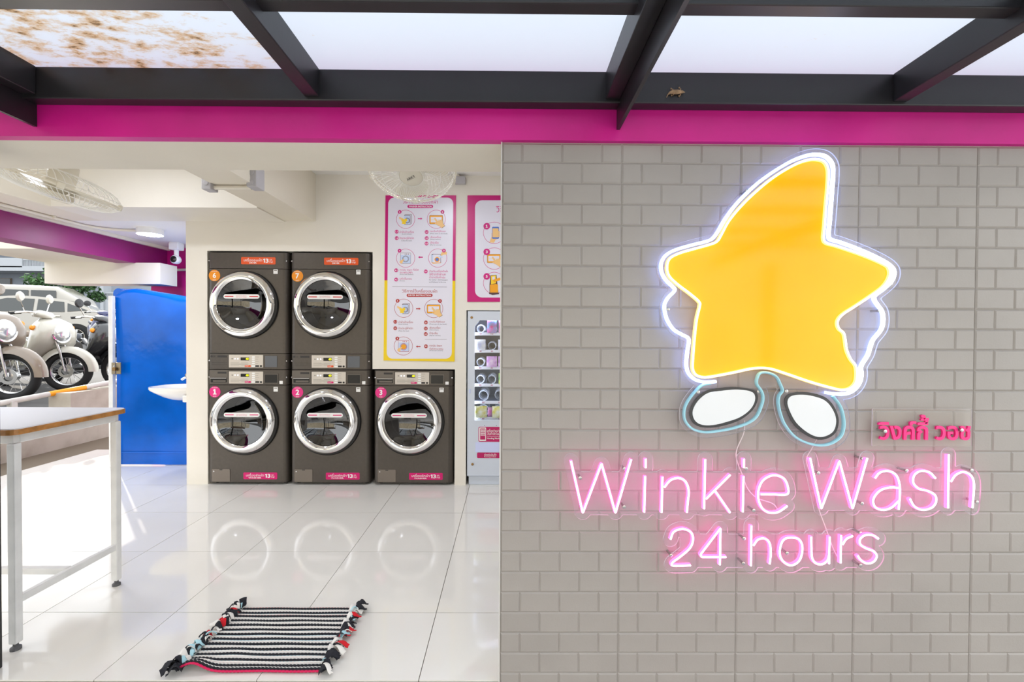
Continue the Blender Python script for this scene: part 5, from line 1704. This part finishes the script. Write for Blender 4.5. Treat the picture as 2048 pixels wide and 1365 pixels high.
# ================================================================ gecko on the wall plate
gk = mat('gecko_skin', (176, 142, 104), 0.6, noise=0.3, scale=60)
YG = PY - 0.002
gp = lambda x, y, d=0.006: W(x, y, YG - d)
gecko = MB()
body = catmull([gp(1333, 195, .002), gp(1336, 189, .003), gp(1342, 185, .004), gp(1350, 184), gp(1358, 184), gp(1364, 184), gp(1370, 184.5, .005)], 4)
nb = len(body)
rads = []
for i in range(nb):
    t = i / (nb - 1)
    rads.append(0.0012 + 0.0062 * (max(0.0, math.sin(PI * min(1, max(0, (t - 0.18) / 0.72)))) ** 0.7) + (0.0018 if 0.82 < t < 0.95 else 0))
rads[-1] = 0.0015
gecko.tube(body, rads, 10)
for (x0, y0, x1, y1, x2, y2) in ((1360, 182, 1361.5, 178, 1359, 176), (1360, 186, 1361, 190, 1358.5, 192), (1347, 182, 1345, 178.5, 1343, 178), (1348, 186, 1346.5, 190, 1344, 190.5)):
    gecko.tube([gp(x0, y0, .004), gp(x1, y1, .005), gp(x2, y2, .0015)], [0.0024, 0.0018, 0.0013], 6)
    for k in range(4):
        a = 0.8 * (k - 1.5) + math.atan2(y2 - y1, x2 - x1)
        gecko.tube([gp(x2, y2, .0015), gp(x2 + 2.4 * math.cos(a), y2 + 2.4 * math.sin(a), .001)], [0.0010, 0.0008], 5)
o = gecko.build('gecko', gk, smooth=True)
tag(o, 'small brown gecko clinging to the black steel beam', 'gecko')

# ================================================================ barrier pole
bar = thing('barrier_pole', 'white and orange striped barrier pole along the raised street edge', 'barrier', tuple(W(110, 830, 5.2)))
p0, p1 = W(-30, 813, 4.75), W(236, 763, 5.95)
bar_w = mat('white_pole_paint', (206, 204, 198), 0.4, noise=0.08, scale=10); bar_o = mat('orange_pole_paint', (244, 160, 10), 0.4)
def lerp(t): return p0 + (p1 - p0) * t
tt_ = [-1.2, 0.425, 0.71, 1.6]
for i in range(3):
    MB().tube([lerp(tt_[i]), lerp(tt_[i + 1])], 0.030, 14).build('orange_band' if i == 1 else 'white_section', bar_o if i == 1 else bar_w, bar, smooth=True)
for t in (0.17, 1.5, -1.1):
    q = lerp(t)
    MB().rbox(q.x - 0.03, q.x + 0.03, q.y - 0.03, q.y + 0.03, 0.42 if t < 1 else 0.605, q.z, 0.005).build('support_post', bar_w, bar)

# ================================================================ scooters
tyre_m = mat('tyre_rubber', (24, 24, 25), 0.8)
rim_m = mat('wheel_alloy', (190, 190, 190), 0.25, metal=1.0)
lens_m = mat('headlamp_lens', (210, 215, 220), 0.05, metal=0.6)
dk = mat('dark_scooter_plastic', (40, 40, 42), 0.45)
def torus(m, cx, cz, R0, r0, n=36, k=10, y=0.0, wy=1.0):
    vs = []; fs = []
    for i in range(n):
        a = 2 * PI * i / n
        for j in range(k):
            b = 2 * PI * j / k
            rr_ = R0 + r0 * math.cos(b)
            vs.append((cx + rr_ * math.cos(a), y + r0 * wy * math.sin(b), cz + rr_ * math.sin(a)))
    for i in range(n):
        for j in range(k):
            fs.append((i * k + j, ((i + 1) % n) * k + j, ((i + 1) % n) * k + (j + 1) % k, i * k + (j + 1) % k))
    return m.add(vs, fs)
def loft(secs, k=20, p=2.4):
    """secs: (centre xyz, half-size u (lateral y), half-size v, axis vector of v) -> closed super-ellipse loft"""
    m = MB(); vs = []; fs = []
    for (c, hu, hv, ax) in secs:
        ax = Vector(ax).normalized()
        for j in range(k):
            a = 2 * PI * j / k
            ca, sa = math.cos(a), math.sin(a)
            u = (abs(ca) ** (2 / p)) * (1 if ca > 0 else -1) * hu
            v = (abs(sa) ** (2 / p)) * (1 if sa > 0 else -1) * hv
            vs.append((c[0] + ax.x * v, c[1] + u, c[2] + ax.z * v))
    n = len(secs)
    for i in range(n - 1):
        for j in range(k):
            fs.append((i * k + j, i * k + (j + 1) % k, (i + 1) * k + (j + 1) % k, (i + 1) * k + j))
    fs.append(tuple(range(k))); fs.append(tuple((n - 1) * k + j for j in range(k)))
    return m.add(vs, fs)
def scooter(loc, head, steer, paint, seat_m, label, style=0, scale=1.0):
    root = thing('motor_scooter', label, 'scooter', loc, head, 'scooters parked on the raised street')
    root.scale = (scale,) * 3
    r = 0.275
    FX, RX = 0.62, -0.60
    S = Matrix.Translation((0.50, 0, 0)) @ Matrix.Rotation(steer, 4, 'Z') @ Matrix.Translation((-0.50, 0, 0))
    def wheel(cx, M=None):
        t = torus(MB(), cx, r, r - 0.045, 0.045)
        if M: t.xform(M)
        w = t.build('wheel', tyre_m, root, smooth=True, local=True)
        t = torus(MB(), cx, r, r - 0.088, 0.012, k=8, wy=1.8)
        if M: t.xform(M)
        t.build('rim', rim_m, w, smooth=True, local=True)
        sp = MB()
        for k in range(18):
            a = 2 * PI * k / 18
            s = 0.03 if k % 2 else -0.03
            sp.tube([(cx + 0.035 * math.cos(a + .5), s, r + 0.035 * math.sin(a + .5)), (cx + (r - 0.095) * math.cos(a), 0, r + (r - 0.095) * math.sin(a))], 0.003, 4)
        if M: sp.xform(M)
        so = sp.build('spokes', rim_m, w, local=True); so['kind'] = 'stuff'
        h = MB().lathe([(0.0, -0.05), (0.045, -0.045), (0.045, 0.045), (0.0, 0.05)], 16, (cx, 0, r))
        if M: h.xform(M)
        h.build('hub', rim_m, w, smooth=True, local=True)
        d = MB().lathe([(0.05, 0.0), (0.085, 0.0), (0.085, 0.004), (0.05, 0.004)], 24, (cx, -0.055, r))
        if M: d.xform(M)
        d.build('brake_disc', rim_m, w, local=True)
        return w
    wheel(FX, S); wheel(RX)
    for s in (-1, 1):
        MB().tube([(FX, s * 0.075, r), (FX - 0.045, s * 0.075, r + 0.24), (FX - 0.12, s * 0.06, 0.74)], [0.012, 0.016, 0.015], 10).xform(S).build('fork_leg', rim_m, root, smooth=True, local=True)
    # mudguard over the front wheel
    vs = []; fs = []
    for i in range(15):
        a = R(-2 + 150 * i / 14)
        rr_ = r + 0.035
        w = 0.075 - 0.03 * abs(i / 14 - 0.5)
        for j, (u, dr) in enumerate(((-1, -0.06), (-0.85, 0.0), (-0.3, 0.022), (0.3, 0.022), (0.85, 0.0), (1, -0.06))):
            vs.append((FX + (rr_ + dr) * math.cos(a), u * w, r + (rr_ + dr) * math.sin(a)))
    for i in range(14):
        for j in range(5):
            k = i * 6 + j; fs.append((k, k + 1, k + 7, k + 6))
    MB().add(vs, fs).xform(S).build('front_mudguard', paint, root, smooth=60, local=True)
    # leg shield
    ap = loft([((0.10, 0, 0.27), 0.13, 0.03, (1, 0, 0.6)), ((0.22, 0, 0.34), 0.17, 0.045, (1, 0, 0.5)), ((0.31, 0, 0.48), 0.23, 0.095, (1, 0, 0.35)),
               ((0.41, 0, 0.62), 0.245, 0.155, (1, 0, 0.25)), ((0.44, 0, 0.76), 0.235, 0.17, (1, 0, 0.2)), ((0.42, 0, 0.90), 0.19, 0.14, (1, 0, 0.1)), ((0.38, 0, 0.975), 0.10, 0.08, (1, 0, 0))], 24, 2.6)
    apo = ap.build('leg_shield', paint, root, smooth=60, local=True)
    hl = MB().lathe([(0.0, 0.070), (0.05, 0.062), (0.085, 0.035), (0.095, 0.0)], 24, (0, 0, 0), 'x')
    Mh = Matrix.Translation((0.575, 0, 0.78)) @ Matrix.Rotation(R(-12), 4, 'Y') @ Matrix.Diagonal((1, 1, 1.25, 1))
    hl.xform(Mh); ho = hl.build('headlamp', lens_m, apo, smooth=60, local=True)
    bz = torus(MB(), 0, 0, 0.10, 0.012, 28, 8); bz.xform(Mh @ Matrix.Rotation(R(90), 4, 'Z')); bz.build('headlamp_bezel', chrome, ho, smooth=True, local=True)
    for k in range(2):
        MB().rbox(0.555, 0.575, -0.035, 0.035, 0.585 + 0.03 * k, 0.597 + 0.03 * k, 0.003).build('air_slot', gasket_m, apo, local=True)
    for s in (-1, 1):
        MB().lathe([(0.0, 0.035), (0.03, 0.02), (0.036, 0.0)], 14, (0.42, s * 0.215, 0.85), 'x').build('turn_signal', mat('amber_lens', (240, 150, 40), 0.15), apo, smooth=True, local=True)
    # handlebar
    hb = MB().tube(catmull([(0.20, -0.29, 1.03), (0.30, -0.18, 1.05), (0.36, 0, 1.02), (0.30, 0.18, 1.05), (0.20, 0.29, 1.03)], 6), 0.014, 8).xform(S)
    hbo = hb.build('handlebar', chrome, root, smooth=True, local=True)
    loft([((0.26, 0, 1.02), 0.05, 0.03, (0, 0, 1)), ((0.33, 0, 1.03), 0.12, 0.05, (0, 0, 1)), ((0.42, 0, 1.01), 0.10, 0.045, (0, 0, 1)), ((0.46, 0, 0.99), 0.05, 0.02, (0, 0, 1))]).xform(S).build('handlebar_cowl', paint, root, smooth=60, local=True)
    for s in (-1, 1):
        MB().tube([(0.245, s * 0.215, 1.042), (0.185, s * 0.31, 1.028)], 0.020, 10).xform(S).build('grip', gasket_m, hbo, smooth=True, local=True)
        MB().tube([(0.28, s * 0.20, 1.05), (0.275, s * 0.27, 1.18)], 0.006, 6).xform(S).build('mirror_stalk', chrome, hbo, smooth=True, local=True)
        mo = MB().lathe([(0.0, -0.012), (0.06, -0.012), (0.066, 0.0), (0.05, 0.018), (0.0, 0.026)], 20, (0.275, s * 0.275, 1.24), 'x').xform(S)
        mo.build('mirror', dk if style else paint, hbo, smooth=True, local=True)
    loft([((0.30, 0, 0.30), 0.13, 0.03, (0, 0, 1)), ((0.05, 0, 0.285), 0.17, 0.035, (0, 0, 1)), ((-0.20, 0, 0.30), 0.16, 0.04, (0, 0, 1))], 16, 4).build('footboard', dk, root, smooth=60, local=True)
    loft([((-0.14, 0, 0.48), 0.11, 0.20, (0.2, 0, 1)), ((-0.25, 0, 0.52), 0.155, 0.23, (0.1, 0, 1)), ((-0.48, 0, 0.58), 0.175, 0.20, (0, 0, 1)), ((-0.72, 0, 0.65), 0.15, 0.14, (0, 0, 1)), ((-0.90, 0, 0.70), 0.09, 0.07, (0, 0, 1)), ((-0.95, 0, 0.71), 0.04, 0.03, (0, 0, 1))], 22, 2.6).build('rear_body', paint, root, smooth=60, local=True)
    loft([((-0.10, 0, 0.745), 0.06, 0.02, (0, 0, 1)), ((-0.16, 0, 0.77), 0.12, 0.045, (0, 0, 1)), ((-0.42, 0, 0.79), 0.15, 0.05, (0, 0, 1)), ((-0.62, 0, 0.82), 0.14, 0.05, (0, 0, 1)), ((-0.80, 0, 0.84), 0.08, 0.03, (0, 0, 1))], 20, 2.6).build('seat', seat_m, root, smooth=60, local=True)
    MB().tube([(-0.30, -0.12, 0.24), (-0.60, -0.15, 0.26), (-0.98, -0.16, 0.36)], [0.03, 0.05, 0.055], 12).build('exhaust', dk, root, smooth=True, local=True)
    loft([((-0.10, 0, 0.26), 0.10, 0.07, (0, 0, 1)), ((-0.35, 0, 0.28), 0.13, 0.10, (0, 0, 1)), ((-0.58, 0.02, 0.28), 0.10, 0.08, (0, 0, 1))]).build('engine', dk, root, smooth=60, local=True)
    MB().tube([(-0.12, 0.10, 0.24), (-0.16, 0.20, 0.0)], 0.012, 8).build('side_stand', dk, root, smooth=True, local=True)
    return root
ivory_p = mat('ivory_scooter_paint', (188, 186, 175), 0.2, coat=0.6)
beige_pn = mat('beige_scooter_paint', (132, 120, 107), 0.25, coat=0.5)
black_pn = mat('black_scooter_paint', (40, 41, 44), 0.25, coat=0.6)
blue_pn = mat('navy_scooter_paint', (40, 44, 90), 0.25, coat=0.6)
brown_seat = mat('brown_seat_vinyl', (110, 94, 78), 0.5)
dark_seat = mat('slate_seat_vinyl', (52, 56, 66), 0.45)
def place(px, py, Y, head, fx=0.62, s=1.0):
    """ground point under the front axle at a pixel"""
    q = W(px, py, Y)
    c, s_ = math.cos(head), math.sin(head)
    return Vector((q.x - c * fx * s, q.y - s_ * fx * s, road_z(q.x - c * 0.3)))
h1 = R(-14)
scooter(place(127, 800, 6.30, h1), h1, R(30), ivory_p, brown_seat, 'ivory retro scooter with round headlamp parked in front of the white sedan', 0, 1.02)
h2 = R(-16)
scooter(place(10, 832, 5.45, h2), h2, R(24), beige_pn, brown_seat, 'beige scooter cut off by the left edge of the photo', 0, 1.08)
h3 = R(-8)
scooter(place(238, 775, 7.0, h3), h3, R(6), black_pn, dark_seat, 'black scooter with slate seat parked beside the white post', 1, 1.0)
h4 = R(-40)
scooter(place(212, 668, 11.0, h4), h4, R(0), blue_pn, dark_seat, 'distant navy scooter behind the black scooter', 1, 1.0)

# ================================================================ white sedan
car_p = mat('pearl_white_car_paint', (166, 161, 151), 0.18, coat=0.8)
car_gl = mat('tinted_car_glass', (46, 50, 48), 0.04, spec=0.8)
tail_m = mat('red_tail_lens', (206, 20, 34), 0.15)
def smooth_profile(pts, n=5):
    return [(p.x, p.z) for p in catmull([Vector((q[0], 0, q[1])) for q in pts], n)]
CH = R(208)                                    # heading: to the left and a little towards the camera
rear = W(124, 694, 13.7)
ca, sa = math.cos(CH), math.sin(CH)
car = thing('white_sedan', 'pearl white sedan parked behind the scooters', 'car', (rear.x - ca * -1.27, rear.y - sa * -1.27 + 0.75, rear.z), CH)
HW = 0.86
base = smooth_profile([(-2.12, 0.42), (-2.20, 0.62), (-2.16, 0.86), (-2.05, 0.99), (-1.70, 1.02), (-1.2, 1.00), (0.2, 0.95), (1.0, 0.90), (1.6, 0.83), (2.05, 0.70), (2.20, 0.52), (2.16, 0.30), (1.9, 0.22)], 4)
side = base + [(-1.85, 0.22)]
def shell_car(poly, hw, taper, name, m, zref, zspan, parent):
    """extruded profile whose sides lean in with height"""
    n = len(poly); vs = []
    for s in (-1, 1):
        for (x, z) in poly:
            t = max(0.0, (z - zref) / zspan)
            vs.append((x, s * (hw - taper * t), z))
    tri = geometry.tessellate_polygon([[Vector((p[0], p[1], 0)) for p in poly]])
    fs = [tuple(t) for t in tri] + [tuple(i + n for i in t) for t in tri] + [(i, (i + 1) % n, n + (i + 1) % n, n + i) for i in range(n)]
    return MB().add(vs, fs).build(name, m, parent, smooth=30, local=True)
body = shell_car(side, HW, 0.05, 'car_body', car_p, 0.6, 0.4, car)
roof = smooth_profile([(-1.95, 1.00), (-1.55, 1.15), (-1.05, 1.36), (-0.4, 1.45), (0.2, 1.45), (0.7, 1.32), (1.25, 0.96), (1.45, 0.90)], 5)
shell_car(roof + [(0, 0.85)], HW - 0.04, 0.20, 'cabin', car_p, 0.95, 0.5, car)
def pane(pts, name):
    for s in (-1, 1):
        n = len(pts); vs = []
        for off in (0.0, 0.012):
            for (x, z) in pts:
                t = max(0.0, (z - 0.95) / 0.5)
                vs.append((x, s * (HW - 0.04 - 0.20 * t + 0.004 + off), z))
        fs = [tuple(range(n)), tuple(range(2 * n - 1, n - 1, -1))] + [(i, (i + 1) % n, n + (i + 1) % n, n + i) for i in range(n)]
        MB().add(vs, fs).build(name, car_gl, car, local=True)
pane([(-0.42, 1.01), (-0.42, 1.38), (-0.98, 1.31), (-1.02, 1.02)], 'rear_door_window')
pane([(-0.34, 1.01), (-0.34, 1.38), (0.22, 1.385), (0.62, 1.26), (1.05, 1.00)], 'front_door_window')
pane([(-1.08, 1.03), (-1.06, 1.28), (-1.52, 1.08)], 'quarter_window')
for s in (-1, 1):
    for x in (-0.85, 0.15):
        MB().rbox(x - 0.09, x + 0.09, s * HW - 0.015, s * HW + 0.015, 0.88, 0.905, 0.006).build('door_handle', chrome, car, local=True)
    MB().add([(x, s * (HW - 0.02 + o_), z) for o_ in (0.0, 0.03) for (x, z) in ((-1.72, 0.93), (-2.12, 0.98), (-2.17, 0.84), (-1.95, 0.84))],
             [(0, 1, 2, 3), (7, 6, 5, 4), (0, 1, 5, 4), (1, 2, 6, 5), (2, 3, 7, 6), (3, 0, 4, 7)]).build('tail_light', tail_m, car, local=True)
    for x in (-1.27, 1.30):
        MB().lathe([(0.36, 0.0), (0.36, 0.012)], 30, (x, s * HW - (0.004 if s > 0 else 0.008), 0.32), cap0=True, cap1=True).build('wheel_arch', gasket_m, car, local=True)
        t = torus(MB(), x, 0.31, 0.255, 0.06, 32, 10, y=s * (HW - 0.04), wy=1.2).build('wheel', tyre_m, car, smooth=True, local=True)
        MB().lathe([(0.22, 0.0), (0.215, 0.02), (0.0, 0.01)], 28, (x, s * (HW - 0.005) - (0.0 if s > 0 else 0.02), 0.31)).build('wheel_well', gasket_m, t, local=True)
        for k in range(7):
            a = 2 * PI * k / 7
            MB().tube([(x + 0.03 * math.cos(a), s * (HW + 0.022), 0.31 + 0.03 * math.sin(a)), (x + 0.205 * math.cos(a), s * (HW + 0.018), 0.31 + 0.205 * math.sin(a))], [0.028, 0.02], 6).build('rim_spoke', rim_m, t, smooth=True, local=True)
        torus(MB(), x, 0.31, 0.205, 0.012, 30, 6, y=s * (HW + 0.015)).build('rim', rim_m, t, smooth=True, local=True)
# ================================================================ white minibus behind the car
vq = W(-28, 670, 19.0)
bus = thing('white_minibus', 'white minibus with a band of dark windows behind the sedan', 'minibus', (vq.x, vq.y + 1, road_z(-15)), R(20))
loft([((-3.0, 0, 1.15), 0.85, 0.80, (0, 0, 1)), ((-2.85, 0, 1.15), 0.92, 0.93, (0, 0, 1)), ((0, 0, 1.18), 0.95, 0.98, (0, 0, 1)), ((1.8, 0, 1.17), 0.95, 0.96, (0, 0, 1)), ((2.5, 0, 0.95), 0.9, 0.7, (0, 0, 1)), ((2.75, 0, 0.75), 0.8, 0.45, (0, 0, 1))], 28, 7).build('bus_body', car_p, bus, smooth=40, local=True)
for s in (-1, 1):
    for (a, b) in ((-2.7, -1.5), (-1.42, -0.2), (-0.12, 1.0), (1.08, 1.9)):
        MB().rbox(a, b, s * 0.955 - 0.012, s * 0.955 + 0.012, 1.32, 1.92, 0.01).build('side_window', car_gl, bus, local=True)
    for x in (-1.8, 1.7):
        torus(MB(), x, 0.33, 0.25, 0.08, 28, 8, y=s * 0.85).build('wheel', tyre_m, bus, smooth=True, local=True)
MB().rbox(-3.02, -2.97, -0.72, 0.72, 1.35, 1.9, 0.01).build('rear_window', car_gl, bus, local=True)

# ================================================================ apartment house across the street
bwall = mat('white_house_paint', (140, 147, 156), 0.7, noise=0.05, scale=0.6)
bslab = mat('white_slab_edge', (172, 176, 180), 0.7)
bglass = mat('dark_house_glass', (52, 58, 60), 0.1)
bframe = mat('brown_window_frame', (128, 112, 98), 0.6)
BY = 30.0
bp = lambda x, y, Y=BY: W(x, y, Y)
g0 = road_z(-15)
house = thing('apartment_house', 'white apartment house with balconies behind the parked cars', 'building', (bp(100, 600).x, BY + 3, g0))
xl, xr = bp(-260, 600).x, bp(330, 600).x
MB().box(xl, xr, BY + 1.6, BY + 8, g0, g0 + 9.5).build('wall', bwall, house)
xm_ = bp(100, 560).x
# balcony bands
def band(x0, x1, y0, y1, name, m, d0=0.0, d1=1.6):
    a, b = bp(x0, y1), bp(x1, y0)
    return MB().box(a.x, b.x, BY + d0, BY + d1, a.z, b.z).build(name, m, house)
band(-260, 118, 533, 540, 'balcony_slab', bslab)
band(-260, 44, 516, 533, 'balcony_parapet', bslab, 0.0, 0.15)
for k in range(24):
    x = 44 + 2.3 * k
    band(x, x + 0.9, 520, 533, 'balcony_baluster', bslab, 0.05, 0.10)
band(44, 100, 518.5, 520.5, 'balcony_rail', bslab, 0.03, 0.12)
band(-260, 160, 470, 480, 'balcony_slab', bslab)
for (x0, x1, y0, y1) in ((11, 25, 553, 567), (51, 80, 558, 573), (-60, -30, 552, 570), (150, 168, 500, 520)):
    f = band(x0 - 1, x1 + 1, y0 - 1, y1 + 1, 'window_frame', bframe, 1.52, 1.62)
    a, b = bp(x0, y1), bp(x1, y0)
    MB().box(a.x, b.x, BY + 1.49, BY + 1.53, a.z, b.z).build('window_pane', bglass, f)
band(195, 201, 545, 632, 'porch_column', bslab, 0.2, 0.8)
band(196, 330, 600, 636, 'porch_base', bslab, 0.3, 1.6)
f = band(203, 226, 573, 586, 'window_frame', bframe, 1.5, 1.62)
for k in range(16):
    x = 201 + 2.2 * k
    band(x, x + 0.8, 586, 601, 'porch_baluster', bslab, 0.32, 0.38)
band(198, 240, 584, 586.5, 'porch_rail', bslab, 0.3, 0.42)
# ================================================================ street tree
leaf_m = mat('green_leaves', (72, 110, 58), 0.6, noise=0.5, scale=2.0, c2=(36, 66, 34))
bark = mat('brown_bark', (92, 76, 62), 0.9)
tq = W(137, 640, 23.0)
def tree(q, tag_, s=1.0, n=1500, seed=2):
    t = thing('street_tree', tag_, 'tree', (q.x, q.y, g0), 0, 'street trees')
    MB().tube([(0, 0, 0), (0.05, 0, 1.2 * s), (-0.05, 0.05, 2.4 * s)], [0.2 * s, 0.16 * s, 0.11 * s], 10).build('trunk', bark, t, smooth=True, local=True)
    rg = random.Random(seed); vs = []; fs = []
    cl = [(rg.uniform(-1.2, 1.0) * s, rg.uniform(-1, 1) * s, (2.3 + rg.uniform(0, 1.9)) * s, rg.uniform(0.4, 0.8) * s) for _ in range(16)]
    for k in range(n):
        c = rg.choice(cl)
        d = Vector((rg.gauss(0, 1), rg.gauss(0, 1), rg.gauss(0, 0.8))).normalized() * c[3] * rg.uniform(0.5, 1.0)
        p = Vector(c[:3]) + d
        u = Vector((rg.gauss(0, 1), rg.gauss(0, 1), rg.gauss(0, 1))).normalized(); v = u.cross(Vector((rg.gauss(0, 1), rg.gauss(0, 1), 1))).normalized()
        a, b = 0.16 * s, 0.07 * s
        b0 = len(vs)
        vs += [p - u * a, p + v * b, p + u * a, p - v * b]
        fs.append((b0, b0 + 1, b0 + 2, b0 + 3))
    MB().add(vs, fs).build('foliage', leaf_m, t, local=True, recalc=False)['kind'] = 'stuff'
tree(W(138, 640, 23.0), 'small leafy street tree in front of the white apartment house', 0.82, 1500, 2)
